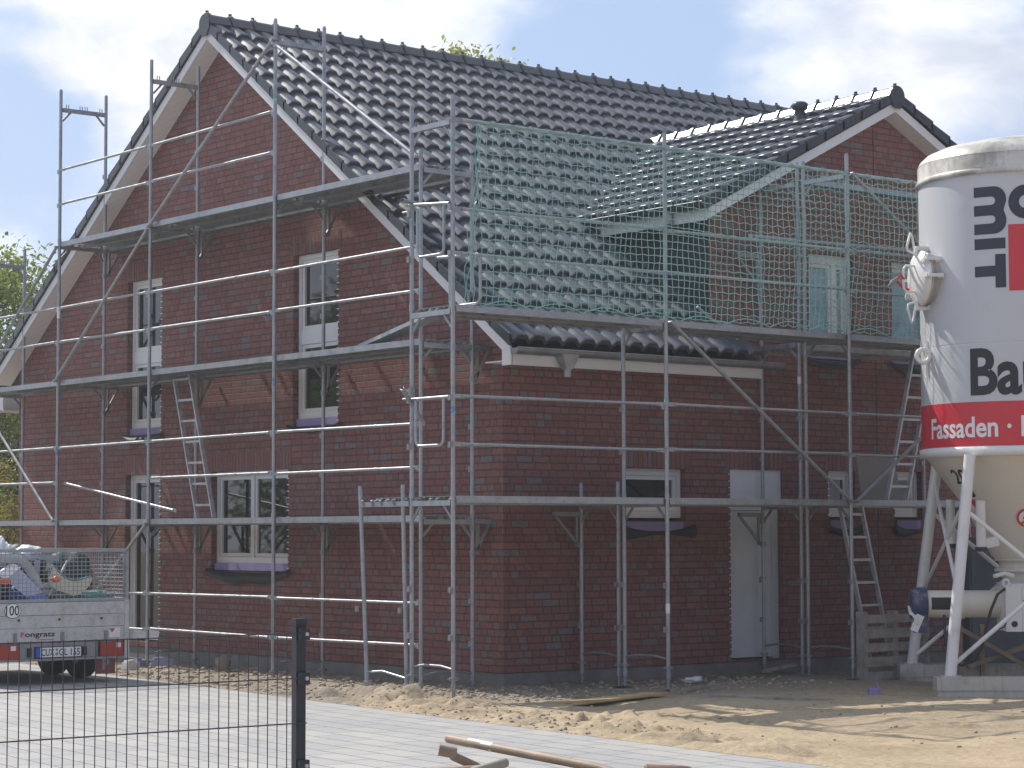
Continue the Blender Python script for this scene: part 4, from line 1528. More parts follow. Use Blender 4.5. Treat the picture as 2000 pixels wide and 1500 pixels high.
b.lathe([(RS + 0.022, 6.0), (RS + 0.008, 6.02), (RS + 0.008, 6.17), (RS + 0.004, 6.18)], 96)
b.lathe([(RS + 0.008, 6.18), (RS - 0.02, 6.235), (RS - 0.09, 6.30), (RS - 0.24, 6.365), (RS - 0.5, 6.425), (0.4, 6.485), (0.15, 6.50), (0, 6.50)], 96)
b.smooth = False
b.box((-0.06, -0.55, 6.47), (-0.02, -0.5, 6.53))
b.box((0.02, -0.6, 6.46), (0.32, -0.56, 6.50))
lid = b.build("silo_lid", silo, recalc=False)
b = MB().use(M["silocone"], True)
CONE = [(RS - 0.05, 2.775), (0.806, 2.316), (0.616, 2.0), (0.43, 1.64), (0.40, 1.61)]
b.lathe(CONE, 72)
cone = b.build("silo_cone", silo, recalc=False)
b = MB().use(M["silocone"], True)
b.lathe([(0.40, 1.61), (0.40, 1.585), (0.345, 1.58), (0.345, 1.50), (0.40, 1.495), (0.40, 1.46), (0.33, 1.455), (0.30, 1.34), (0.38, 1.335), (0.38, 1.30), (0.2, 1.28)], 40)
b.build("outlet_flange", cone, recalc=False)


def cone_r(z):
    for (r0, z0), (r1, z1) in zip(CONE, CONE[1:]):
        if z1 <= z <= z0:
            return r1 + (r0 - r1) * (z - z1) / (z0 - z1)
    return CONE[0][0]


def wrapped(name, polys, R, parent, m, dz=0.0):
    """flat shapes in (arc length, height) laid round the drum"""
    bm = bmesh.new()
    for vs, fs in polys:
        bv = [bm.verts.new((p[0], 0, p[1])) for p in vs]
        for f in fs:
            try:
                bm.faces.new([bv[i] for i in f])
            except ValueError:
                pass
    xs = [v.co.x for v in bm.verts]
    x = min(xs) + 0.04
    while x < max(xs):
        geom = bm.verts[:] + bm.edges[:] + bm.faces[:]
        bmesh.ops.bisect_plane(bm, geom=geom, plane_co=(x, 0, 0), plane_no=(1, 0, 0))
        x += 0.05
    for v in bm.verts:
        s, z = v.co.x, v.co.z
        v.co = (R * math.sin(s / R), -R * math.cos(s / R), z)
    me = bpy.data.meshes.new(name)
    bm.to_mesh(me)
    bm.free()
    me.materials.append(M[m])
    o = bpy.data.objects.new(name, me)
    COL.objects.link(o)
    o.parent = parent
    return o


def P2(pts):
    t = tessellate_polygon([[Vector((p[0], p[1], 0)) for p in pts]])
    return pts, [tuple(f) for f in t]


RL = RS + 0.0035
n_ = 120
b = MB().use(M["red"], True)
b.lathe([(RS + 0.003, 2.880), (RS + 0.003, 3.375)], 96)
b.build("red_band", silo, recalc=False)


def cr_(x, y):
    return (-0.83 + (x - 557) * 0.00151, 5.79 - (y - 445) * 0.00152)


def arc(cx, cy, r, a0, a1, n=14):
    return [(cx + r * math.cos(a0 + (a1 - a0) * i / n), cy + r * math.sin(a0 + (a1 - a0) * i / n)) for i in range(n + 1)]


hp = math.pi / 2
out = [(557, 445), (712, 445)] + arc(712, 539, 94, -hp, 0.0) + [(806, 560), (786, 621), (806, 682)] + arc(712, 704, 94, 0.0, hp) + [(557, 798)]
out += [(557, 720), (694, 720)] + arc(694, 690, 30, hp, -hp, 8) + [(557, 660), (557, 582), (694, 582)] + arc(694, 551, 31, hp, -hp, 8) + [(557, 520)]
mm_ = [cr_(*p) for p in out]
ii_ = [cr_(*p) for p in ((557, 830), (796, 830), (796, 910), (557, 910))]
tt_ = [cr_(*p) for p in ((557, 1034), (717, 1034), (717, 950), (796, 950), (796, 1198), (717, 1198), (717, 1113), (557, 1113))]
ring_o = arc(-0.238, 5.60, 0.192, 0, 2 * math.pi, 40)[:-1]
ring_i = arc(-0.238, 5.60, 0.075, 0, 2 * math.pi, 40)[:-1]
rf_ = [(i, (i + 1) % 40, 40 + (i + 1) % 40, 40 + i) for i in range(40)]
lab = wrapped("lettering", [P2(mm_), P2(ii_), P2(tt_), (ring_o + ring_i, rf_)], RL, silo, "ink")
wrapped("red_square", [P2([(-0.437, 4.605), (0.313, 4.605), (0.313, 5.35), (-0.437, 5.35)])], RL, silo, "red")
tv, tf = text_verts("Bau", 1.0, 0.028, 0.62)
tv = fit(tv, width=0.88, height=0.535)
wrapped("lettering", [([(x - 0.91, y + 3.44) for x, y in tv], tf)], RL, silo, "black")
tv, tf = text_verts("Fassaden · F", 1.0, 0.022, 0.66)
tv = fit(tv, width=1.36, height=0.235)
wrapped("lettering", [([(x - 1.575, y + 2.975) for x, y in tv], tf)], RL + 0.002, silo, "whitefilm")


def cone_text(body, ang, z, size, m, bold=0.02):
    vs, fs = text_verts(body, size, bold)
    w_ = max(p[0] for p in vs)
    pts = []
    for x, y in vs:
        zz = z + y * 0.86
        r = cone_r(zz) + 0.006
        a = ang + (x - w_ / 2) / r
        pts.append((r * math.sin(a), -r * math.cos(a), zz))
    mb = MB().use(M[m])
    mb.add(pts, fs)
    mb.build("fill_mark", cone, recalc=False)


cone_text("20", R_(-63), 2.47, 0.26, "ink", 0.004)
cone_text("NU", R_(-64), 2.33, 0.11, "ink")
b = MB().use(M["red"])
vs = []
for (a, z) in ((-70, 2.29), (-61, 2.29), (-65, 2.17)):
    r = cone_r(z) + 0.006
    vs.append((r * math.sin(R_(a)), -r * math.cos(R_(a)), z))
b.add(vs, ((0, 1, 2),))
b.build("fill_mark", cone, recalc=False)
# round prohibition sign on the cone
sg = MB()
a0 = R_(-13.5)
nrm = Vector((math.sin(a0) * 0.86, -math.cos(a0) * 0.86, -0.52)).normalized()
side = Vector((math.cos(a0), math.sin(a0), 0))
upv = side.cross(nrm) * -1
if upv.z < 0:
    upv = -upv
c0 = Vector((cone_r(2.08) * math.sin(a0), -cone_r(2.08) * math.cos(a0), 2.08)) + nrm * 0.012


def disc(m, r, k, th=0.0):
    sg.use(M[m])
    pts = [c0 + nrm * k + side * (r * math.cos(2 * math.pi * i / 32)) + upv * (r * math.sin(2 * math.pi * i / 32)) for i in range(32)]
    sg.add(pts, (tuple(range(32)),))


disc("red", 0.125, 0.0)
disc("whitefilm", 0.098, 0.002)
sg.use(M["black"])
sg.bar(c0 + nrm * 0.004 + upv * -0.05 - side * 0.03, c0 + nrm * 0.004 + upv * 0.05 - side * 0.03, 0.025, 0.002, nrm)
sg.bar(c0 + nrm * 0.004 + upv * 0.0 - side * 0.05, c0 + nrm * 0.004 + upv * 0.02 + side * 0.05, 0.02, 0.002, nrm)
sg.use(M["red"])
sg.bar(c0 + nrm * 0.006 + (upv + side) * 0.07, c0 + nrm * 0.006 - (upv + side) * 0.07, 0.022, 0.002, nrm)
sg.build("warning_sign", cone, recalc=False)

# legs, bracing, feet
for sx in (-1, 1):
    for sy in (-1, 1):
        b = MB().use(M["siloleg"])
        b.tube((sx * 0.865, sy * 0.98, 2.775), (sx * 1.165, sy * 1.2, 0.33), 0.064, 18)
        leg = b.build("leg", silo)
        b = MB().use(M["silofoot"])
        b.box((sx * 1.165 - 0.11, sy * 1.2 - 0.11, 0.328), (sx * 1.165 + 0.11, sy * 1.2 + 0.11, 0.345))
        b.build("foot_plate", leg)


def brace_bar(a, c, r=0.026):
    b = MB().use(M["siloleg"])
    b.tube(a, c, r, 12)
    b.build("brace", silo)


for sy in (-1, 1):
    brace_bar((-0.93, sy * 1.03, 2.16), (1.12, sy * 1.16, 0.45))
    brace_bar((0.93, sy * 1.05, 2.16), (-1.12, sy * 1.14, 0.45))
for sx in (-1, 1):
    brace_bar((sx * 0.90, 0.99, 2.50), (sx * 1.06, -1.10, 1.30), 0.022)
    brace_bar((sx * 0.93, -1.02, 2.28), (sx * 1.07, 1.10, 1.15), 0.022)
for sy in (-1, 1):
    b = MB().use(M["silofoot"])
    b.box((-1.335, sy * 1.2 - 0.13, 0.19), (1.335, sy * 1.2 + 0.13, 0.328))
    b.box((-1.33, sy * 1.2 - 0.125, 0.0), (1.33, sy * 1.2 + 0.125, 0.182))
    b.box((-1.34, sy * 1.2 - 0.135, 0.180), (1.34, sy * 1.2 + 0.135, 0.1885))
    b.build("foot_beam", silo)
# vent pipe beside the cone
for (x, y, z0, z1) in ((-0.715, -0.78, 1.72, 2.27), (-0.80, 0.55, 1.75, 2.30)):
    b = MB().use(M["siloleg"])
    b.tube((x, y, z0 + 0.03), (x, y, z1), 0.055, 16)
    b.bar((x + 0.02, y + 0.02, z0 + 0.06), (x + 0.22, y + 0.14, z0 + 0.10), 0.03, 0.11)
    b.use(M["dark"])
    b.tube((x, y, z0 - 0.02), (x, y, z0 + 0.03), 0.07, 16)
    b.build("vent_pipe", silo)
# lifting eye and man hole hatch on the left flank
b = MB().use(M["siloleg"])
ex = -RS - 0.045
pts = [(ex + 0.075 * math.cos(a), -0.32, 3.94 + 0.075 * math.sin(a)) for a in [2 * math.pi * i / 16 for i in range(16)]]
b.path(pts, 0.028, 8, closed=True)
b.bar((-RS + 0.01, -0.24, 3.72), (-RS + 0.01, -0.24, 4.12), 0.02, 0.03)
b.build("lifting_eye", silo)

an = R_(-77)
hn = Vector((math.sin(an), -math.cos(an), 0))
ht = Vector((math.cos(an), math.sin(an), 0))
hu = Vector((0, 0, 1))
hc = hn * (RS - 0.06) + Vector((0, 0, 4.84))


def hl(n, t, u):
    return hc + hn * n + ht * t + hu * u


def hring(mb, prof, q=36):
    vs = [hl(n, r * math.cos(2 * math.pi * i / q), r * math.sin(2 * math.pi * i / q)) for r, n in prof for i in range(q)]
    mb.add(vs, [(k * q + i, k * q + (i + 1) % q, (k + 1) * q + (i + 1) % q, (k + 1) * q + i) for k in range(len(prof) - 1) for i in range(q)])


b = MB().use(M["silofoot"], True)
hring(b, [(0.30, -0.03), (0.30, 0.12), (0.325, 0.122), (0.325, 0.14), (0.30, 0.142)])
hatch = b.build("hatch", silo, recalc=False)
b = MB().use(M["siloleg"], True)
hring(b, [(0.32, 0.145), (0.325, 0.165), (0.30, 0.185), (0.24, 0.215), (0.14, 0.235), (0.0, 0.24)])
b.build("hatch_lid", hatch, recalc=False)
for k, a in enumerate((90, -90, 0, 180, 35, 215)):
    b = MB().use(M["siloleg"])
    ca, sa = math.cos(R_(a)), math.sin(R_(a))
    p = lambda r, n: hl(n, r * ca, r * sa)
    b.bar(p(0.31, 0.05), p(0.36, 0.05), 0.07, 0.05)
    b.bar(p(0.35, 0.03), p(0.35, 0.21), 0.05, 0.04)
    b.bar(p(0.35, 0.2), p(0.26, 0.215), 0.05, 0.035)
    b.build("hatch_clamp", hatch)
for sgn in (-1, 1):
    b = MB().use(M["siloleg"])
    b.path([hl(0.19, -0.06, sgn * 0.30), hl(0.22, -0.07, sgn * 0.49), hl(0.27, 0.0, sgn * 0.52), hl(0.34, 0.06, sgn * 0.36), hl(0.33, 0.05, sgn * 0.31), hl(0.22, 0.0, sgn * 0.28)], 0.014, 8)
    b.build("handle", hatch)
b = MB().use(M["siloleg"])
b.path([hl(0.22, 0.02, -0.16), hl(0.34, 0.02, -0.16), hl(0.37, 0.02, -0.12), hl(0.37, 0.02, 0.10), hl(0.34, 0.02, 0.14), hl(0.22, 0.02, 0.14)], 0.014, 8)
b.build("handle", hatch)
b = MB().use(M["red"])
b.path([hl(0.36, 0.02, -0.02), hl(0.41, 0.03, 0.03), hl(0.45, 0.0, -0.02), hl(0.42, -0.02, -0.05), hl(0.36, 0.0, -0.12), hl(0.30, 0.02, -0.14)], 0.018, 6)
b.use(M["sheet"])
b.path([hl(0.43, 0, 0.0), hl(0.50, 0.02, -0.05), hl(0.56, 0.02, -0.11)], [0.02, 0.03, 0.012], 6)
b.build("seal_tag", hatch)

# ---- mixing pump slung under the silo
mix = empty("mixing_machine", (4.935, -3.57, 0.9), YAW - math.pi / 2, "cream horizontal mixer with navy motor cover under the silo cone", "mixer")
zo = -0.9
b = MB().use(M["silocone"])
b.tube((-1.30, -0.35, 1.10 + zo), (-0.35, -0.35, 1.10 + zo), 0.155, 32)
b.tube((-0.92, -0.35, 1.10 + zo), (-0.84, -0.35, 1.10 + zo), 0.172, 32)
b.tube((0.2, -0.3, 1.10 + zo), (0.9, -0.3, 1.10 + zo), 0.10, 24)
b.build("mixing_tube", mix)
b = MB().use(M["black"])
vs = []
for x in (-1.22, -0.93):
    for i in range(7):
        a = R_(165 + 38 * i / 6)
        vs.append((x, -0.35 + 0.158 * math.cos(a), 1.10 + zo + 0.158 * math.sin(a) * -1))
b.add(vs, [(i, i + 1, 8 + i, 7 + i) for i in range(6)])
vs = [(x, -0.35 - 0.158 * math.cos(R_(a)), 1.10 + zo + 0.158 * math.sin(R_(a))) for x in (-1.23, -0.95) for a in (-22, -5, 12, 30)]
b.add(vs, [(i, i + 1, 5 + i, 4 + i) for i in range(3)])
b.build("access_slot", mix, recalc=False)
b = MB().use(M["navy"], True)
prof = [(-1.455, 0.13), (-1.445, 0.165), (-1.40, 0.185), (-1.27, 0.19), (-1.265, 0.16)]
q = 28
vs = [(x, -0.35 + r * math.cos(2 * math.pi * i / q), 1.10 + zo + r * 1.02 * math.sin(2 * math.pi * i / q)) for x, r in prof for i in range(q)]
b.add(vs, [(k * q + i, k * q + (i + 1) % q, (k + 1) * q + (i + 1) % q, (k + 1) * q + i) for k in range(4) for i in range(q)])
b.smooth = False
b.add(vs[:q], (tuple(range(q)),))
b.box((-1.43, -0.50, 0.78 + zo), (-1.28, -0.40, 1.0 + zo))
cov = b.build("motor_cover", mix, recalc=False)
b = MB().use(M["siloleg"])
b.bar((-1.44, -0.52, 0.80 + zo), (-1.36, -0.52, 0.98 + zo), 0.01, 0.09)
for k in range(5):
    b.bar((-1.48, -0.5 + 0.02 * k, 1.00 + zo + 0.02 * k), (-1.40, -0.55, 0.96 + zo - 0.02 * k), 0.02, 0.02)
b.build("bracket", cov)
b = MB().use(M["siloleg"])
b.box((-0.435, -0.72, 0.805 + zo), (0.30, -0.22, 1.30 + zo))
b.box((-0.44, -0.735, 0.80 + zo), (-0.26, -0.721, 1.305 + zo))
b.box((-0.255, -0.735, 0.80 + zo), (0.305, -0.721, 1.305 + zo))
b.box((-0.45, -0.60, 1.301 + zo), (-0.1, -0.45, 1.335 + zo))
bx_ = b.build("control_box", mix)
b = MB().use(M["dark"])
b.tube((-0.345, -0.742, 0.885 + zo), (-0.345, -0.72, 0.885 + zo), 0.035, 20)
c = Vector((-0.20, -0.737, 1.0 + zo))
b.add([c + Vector((-0.03, 0, 0)), c + Vector((0, 0, -0.018)), c + Vector((0.03, 0, 0)), c + Vector((0, 0, 0.018))], ((0, 1, 2, 3),))
b.build("knob", bx_)
tv, tf = text_verts("m-tec", 1.0, 0.03)
tv = fit(tv, height=0.058)
b = MB().use(M["navy"])
b.add([(x - 0.245, -0.7375, 1.11 + zo + y) for x, y in tv], tf)
b.build("lettering", bx_, recalc=False)
b = MB().use(M["siloleg"])
ring = [(-0.41 + 0.035 * math.cos(a), -0.62, 1.34 + zo + 0.04 * math.sin(a)) for a in [2 * math.pi * i / 14 for i in range(14)]]
b.path(ring, 0.016, 8, closed=True)
b.path([(-0.55, -0.66, 1.42 + zo), (-0.42, -0.60, 1.45 + zo), (-0.30, -0.5, 1.42 + zo)], 0.025, 8)
b.build("lifting_eye", mix)
b = MB().use(M["dark"])
b.path([(-0.45, -0.74, 1.28 + zo), (-0.54, -0.78, 1.22 + zo), (-0.62, -0.80, 1.05 + zo), (-0.68, -0.82, 0.85 + zo), (-0.74, -0.83, 0.62 + zo), (-0.82, -0.80, 0.48 + zo), (-0.95, -0.75, 0.43 + zo), (-1.06, -0.70, 0.5 + zo), (-1.11, -0.66, 0.70 + zo), (-1.10, -0.55, 0.98 + zo)], 0.017, 8)
b.path([(-0.42, -0.74, 0.95 + zo), (-0.47, -0.76, 0.85 + zo), (-0.55, -0.7, 0.82 + zo)], 0.008, 6)
b.build("hose", mix)

# ---- things behind the silo
SM = Matrix.Translation((4.91, -3.55, 0)) @ Matrix.Rotation(YAW - math.pi / 2, 4, "Z")


def sl(x, y, z):
    return tuple(SM @ Vector((x, y, z)))


box = empty("tool_cabinet", sl(0.75, 1.95, 0.12), YAW - math.pi / 2, "blue grey sheet steel cabinet behind the legs of the silo", "cabinet")
b = MB().use(M["cabblue"])
b.box((-1.08, -0.25, 0.06), (1.1, 0.3, 1.70))
b.build("cabinet_body", box)
b = MB().use(M["cabblue"])
b.box((-1.10, -0.27, 1.701), (1.12, 0.32, 1.73))
b.box((-1.05, -0.265, 0.10), (0.0, -0.251, 1.66))
b.box((0.02, -0.265, 0.10), (1.07, -0.251, 1.66))
b.build("door", box)
b = MB().use(M["dark"])
for x in (-1.0, 0.95):
    b.box((x, -0.2, 0.0), (x + 0.08, 0.25, 0.06))
b.build("skid", box)
tr = empty("timber_trestle", sl(0.1, 0.95, 0.09), YAW - math.pi / 2, "brown timber trestle standing between the silo legs", "trestle")
for (a, c) in (((-0.70, 0, 0.0), (-0.70, 0, 0.72)), ((-0.42, 0.1, 0.0), (-0.42, 0.1, 0.72)), ((-0.74, -0.04, 0.70), (0.30, -0.04, 0.10)), ((-0.60, 0.05, 0.22), (0.55, 0.05, 0.62))):
    b = MB().use(M["ash"])
    b.bar(a, c, 0.09, 0.05)
    b.build("timber", tr)
pl_ = empty("pallet", (4.08, -1.74, 0.13), 0, "weathered grey wooden pallet stood on edge against the scaffold post", "pallet")
for k, z in enumerate((0.02, 0.18, 0.36, 0.52, 0.70)):
    b = MB().use(M["oldwood"])
    b.box((0.02 + 0.01 * (k % 2), -0.02, z), (1.18, 0.0, z + 0.10 + 0.015 * (k % 2)))
    b.build("board", pl_)
for x in (0.0, 0.54, 1.08):
    b = MB().use(M["oldwood"])
    b.box((x, 0.001, 0.0), (x + 0.1, 0.095, 0.84))
    b.build("bearer", pl_)
sh = MB().use(M["sheet"])
sh.poly([(4.93, -1.0, ZE + 0.002), (5.63, -1.0, ZE + 0.002), (5.62, -0.9, ZE + 0.57), (4.92, -0.9, ZE + 0.57)], thick=(0, 0.018, 0))
tag(sh.build("fibre_board"), "plain brown board leaning on the first lift left of the silo", "board")
br = MB().use(M["greyblue"])
br.path([(2.78, -0.30, ZE + 2.36), (2.98, -0.36, ZE + 2.20), (3.40, -0.36, ZE + 2.15), (3.40, -0.36, ZE + 1.98)], 0.018, 6)
tag(br.build("steel_bracket"), "pale bent gutter bracket left on the upper lift before the dark cheek", "bracket")

# ------------------------------------------------------------------ trailer
TX0, TX1, TY0, TY1 = -5.45, -3.75, 1.95, 5.05
tra = empty("trailer", (-4.6, 1.95, PAVE_Z), 0, "aluminium car trailer with wire mesh sides loaded with building waste", "trailer")
T0 = Vector((-4.6, 1.95, PAVE_Z))


def tb(name, m, boxes, parent=tra):
    mb = MB().use(M[m])
    for lo, hi in boxes:
        mb.box(Vector(lo) - T0, Vector(hi) - T0)
    return mb.build(name, parent)


tb("bed", "galvdull", [((TX0, TY0 + 0.03, 0.70), (TX1, TY1, 0.76)), ((TX0 + .3, TY0 + 0.1, 0.60), (TX0 + .36, TY1 + 0.9, 0.70)), ((TX1 - .36, TY0 + 0.1, 0.60), (TX1 - .3, TY1 + 0.9, 0.70))])
tg = tb("tailgate", "alu", [((TX0 + 0.06, TY0, 0.755), (TX1 - 0.06, TY0 + 0.025, 0.912)), ((TX0 + 0.06, TY0 - 0.004, 0.917), (TX1 - 0.06, TY0 + 0.025, 1.047)), ((TX0 + 0.06, TY0 - 0.012, 1.052), (TX1 - 0.06, TY0 + 0.025, 1.185))])
for x in (-5.08, -4.60, -4.09):
    tb("bolt", "black", [((x - .012, TY0 - 0.012, 0.99), (x + .012, TY0 - 0.003, 1.012))], tg)
for x in (-5.12, -4.56, -4.03):
    tb("hinge", "galvdull", [((x - .022, TY0 - 0.012, 0.735), (x + .022, TY0 - 0.001, 0.865)), ((x - .008, TY0 - 0.022, 0.75), (x + .008, TY0 - 0.012, 0.85))], tg)
tb("side_wall", "alu", [((TX1 - 0.03, TY0 + 0.06, 0.765), (TX1, TY1, 1.19))])
tb("side_wall", "alu", [((TX0, TY0 + 0.06, 0.765), (TX0 + 0.03, TY1, 1.19))])
tb("front_wall", "alu", [((TX0 + 0.03, TY1 - 0.03, 0.765), (TX1 - 0.03, TY1, 1.19))])
tb("corner_post", "alu", [((TX1 - 0.058, TY0 - 0.01, 0.56), (TX1 + 0.004, TY0 + 0.055, 1.2))])
tb("corner_post", "alu", [((TX0 - 0.004, TY0 - 0.01, 0.56), (TX0 + 0.058, TY0 + 0.055, 1.2))])
lb_ = tb("light_bar", "galvdull", [((TX0 + 0.06, TY0 + 0.005, 0.585), (TX1 - 0.06, TY0 + 0.03, 0.75)), ((TX0 + 0.06, TY0 - 0.03, 0.560), (TX1 - 0.06, TY0 + 0.03, 0.584))])
for x0, x1 in ((-4.11, -3.83), (-5.37, -5.09)):
    l = tb("tail_light", "lamp", [((x0, TY0 - 0.028, 0.588), (x1, TY0 + 0.004, 0.742))])
    tb("reversing_lens", "lampclear", [((x0 + 0.19, TY0 - 0.0295, 0.68), (x0 + 0.25, TY0 - 0.0285, 0.73))], l)
    tb("lamp_housing", "black", [((x1 + 0.001, TY0 - 0.02, 0.588), (x1 + 0.02, TY0 + 0.004, 0.75)), ((x0 - .012, TY0 - 0.02, 0.588), (x0 - .001, TY0 + 0.004, 0.75))], l)
plq = tb("number_plate", "plate", [((-4.825, TY0 - 0.014, 0.598), (-4.34, TY0 - 0.006, 0.702))])
tb("plate_holder", "dark", [((-4.89, TY0 - 0.0055, 0.585), (-4.325, TY0 + 0.004, 0.712))], plq)
tb("euro_strip", "euro", [((-4.875, TY0 - 0.014, 0.598), (-4.8255, TY0 - 0.0058, 0.702))], plq)
for x in (-4.95, -4.29):
    tb("plate_lamp", "black", [((x - 0.025, TY0 - 0.02, 0.605), (x + 0.02, TY0 + 0.004, 0.70))], plq)


def ttext(body, x, z, h, m, parent, d, bold=0.0, width=None, slant=0):
    tv, tf = text_verts(body, 1.0, bold)
    tv = fit(tv, width=width, height=h)
    mb = MB().use(M[m])
    mb.add([Vector((x + p[0], TY0 - d, z + p[1])) - T0 for p in tv], tf)
    return mb.build("lettering", parent, recalc=False)


ttext("CUX", -4.815, 0.612, 0.075, "black", plq, 0.0155, 0.012, 0.155)
ttext("GL 155", -4.605, 0.612, 0.075, "black", plq, 0.0155, 0.012, 0.25)
mb = MB()
for z, m, r in ((0.676, "tape_green", 0.016), (0.63, "galvdull", 0.018)):
    mb.use(M[m])
    c = Vector((-4.632, TY0 - 0.0155, z)) - T0
    mb.add([c + Vector((r * math.cos(2 * math.pi * i / 14), 0, r * math.sin(2 * math.pi * i / 14))) for i in range(14)], (tuple(range(14)),))
mb.build("plate_seal", plq, recalc=False)
ttext("P", -5.055, 0.815, 0.058, "red", tg, 0.003, 0.03)
ttext("ongratz", -5.005, 0.802, 0.066, "black", tg, 0.003, 0.02, 0.36)
tb("underline", "red", [((-4.86, TY0 - 0.003, 0.783), (-4.66, TY0 - 0.0015, 0.791))], tg)
# 100 km/h disc, sticker
mb = MB()
c = Vector((-5.155, TY0 - 0.014, 1.105)) - T0
for r, m, k in ((0.098, "black", 0.0), (0.092, "whitefilm", -0.001)):
    mb.use(M[m])
    mb.add([c + Vector((r * math.cos(2 * math.pi * i / 28), k, r * 0.82 * math.sin(2 * math.pi * i / 28))) for i in range(28)], (tuple(range(28)),))
dk = mb.build("speed_disc", tg, recalc=False)
ttext("100", -5.235, 1.055, 0.105, "black", dk, 0.0165, 0.008, 0.155)
tb("sticker", "tape_white", [((-3.99, TY0 - 0.003, 0.79), (-3.86, TY0 - 0.0005, 0.895))], tg)
tb("sticker", "red", [((-3.985, TY0 - 0.0045, 0.868), (-3.925, TY0 - 0.0032, 0.888)), ((-3.968, TY0 - 0.0045, 0.848), (-3.942, TY0 - 0.0032, 0.868))], tg)
# wire mesh walls
mb = MB().use(M["galv"])


def wire(a, c, r=0.0036):
    mb.tube(Vector(a) - T0, Vector(c) - T0, r, 4, caps=False)


def rod(a, c, w_=0.035):
    mb.bar(Vector(a) - T0, Vector(c) - T0, w_, w_)


def mesh_wall(p, q_, name):
    global mb
    mb = MB().use(M["galv"])
    p, q_ = Vector(p), Vector(q_)
    L = (q_ - p).length
    n = int(L / 0.05)
    for i in range(1, n):
        c = p.lerp(q_, i / n)
        wire((c.x, c.y, 1.205), (c.x, c.y, 1.735))
    for j in range(12):
        z = 1.22 + j * 0.0445
        wire((p.x, p.y, z), (q_.x, q_.y, z))
    rod((p.x, p.y, 1.205), (q_.x, q_.y, 1.205), 0.03)
    rod((p.x, p.y, 1.745), (q_.x, q_.y, 1.745), 0.035)
    rod((p.x, p.y, 1.19), (p.x, p.y, 1.745))
    rod((q_.x, q_.y, 1.19), (q_.x, q_.y, 1.745))
    mb.build(name, tra)


i_ = 0.018
mesh_wall((TX0 + i_, TY0 + 0.02, 0), (TX1 - i_, TY0 + 0.02, 0), "mesh_wall")
mesh_wall((TX1 - i_, TY0 + 0.06, 0), (TX1 - i_, TY1, 0), "mesh_wall")
mesh_wall((TX0 + i_, TY0 + 0.06, 0), (TX0 + i_, TY1, 0), "mesh_wall")
mesh_wall((TX0 + i_ * 3, TY1 - i_, 0), (TX1 - i_ * 3, TY1 - i_, 0), "mesh_wall")
for wx in (-3.86, -5.34):
    for wy in (2.85, 3.52):
        wb = MB().use(M["tyre"], True)
        prof = [(0.16, -0.085), (0.27, -0.095), (0.305, -0.075), (0.315, 0.0), (0.305, 0.075), (0.27, 0.095), (0.16, 0.085)]
        q = 28
        vs = [(wx + n, wy + r * math.cos(2 * math.pi * i / q), PAVE_Z + 0.315 + r * math.sin(2 * math.pi * i / q)) for r, n in prof for i in range(q)]
        wb.add([Vector(v) - T0 for v in vs], [(k * q + i, k * q + (i + 1) % q, (k + 1) * q + (i + 1) % q, (k + 1) * q + i) for k in range(6) for i in range(q)])
        wh = wb.build("wheel", tra, recalc=False)
        rb = MB().use(M["galvdull"])
        rb.tube(Vector((wx - 0.06, wy, PAVE_Z + 0.315)) - T0, Vector((wx + 0.06, wy, PAVE_Z + 0.315)) - T0, 0.165, 20)
        rb.build("rim", wh)
    tb("axle", "galvdull", [((wx - 0.2 if wx > -4.6 else wx, 2.82, 0.585), (wx if wx > -4.6 else wx + .2, 2.88, 0.64)), ((wx - 0.2 if wx > -4.6 else wx, 3.49, 0.585), (wx if wx > -4.6 else wx + .2, 3.55, 0.64))])
fl = tb("mud_flap", "mudflap", [((-4.12, TY0 + 0.04, 0.39), (-3.89, TY0 + 0.05, 0.60))])
tv, tf = text_verts("P", 1.0, 0.03)
tv = fit(tv, height=0.13)
mb = MB().use(M["galvdull"])
mb.add([Vector((-4.05 + p[0], TY0 + 0.038, 0.43 + p[1])) - T0 for p in tv], tf)
mb.build("lettering", fl, recalc=False)
tb("drawbar", "galvdull", [((-4.66, TY1, 0.60), (-4.54, TY1 + 1.4, 0.68)), ((-4.63, TY1 + 1.25, PAVE_Z + 0.0), (-4.57, TY1 + 1.31, 0.62))])


def blob(name, c, rad, m, label, cat, seed, amp=0.25, cuts=3, flat=None):
    """a crumpled sack: a lumpy closed surface"""
    bm = bmesh.new()
    bmesh.ops.create_icosphere(bm, subdivisions=cuts + 1, radius=1.0)
    for v in bm.verts:
        p = v.co.copy()
        n = mnoise.noise(p * 1.6 + Vector((seed, seed * 0.7, 0))) * amp + mnoise.noise(p * 4.2 + Vector((0, seed, 3))) * amp * 0.5 + abs(mnoise.noise(p * 7 + Vector((seed, 0, 1)))) * amp * 0.3
        v.co = Vector((p.x * rad[0], p.y * rad[1], p.z * rad[2])) * (1 + n)
        if flat is not None and v.co.z < flat:
            v.co.z = flat + (v.co.z - flat) * 0.15
    me = bpy.data.meshes.new(name)
    bm.to_mesh(me)
    bm.free()
    me.materials.append(M[m])
    for p in me.polygons:
        p.use_smooth = True
    o = bpy.data.objects.new(name, me)
    COL.objects.link(o)
    o.location = c
    return tag(o, label, cat)


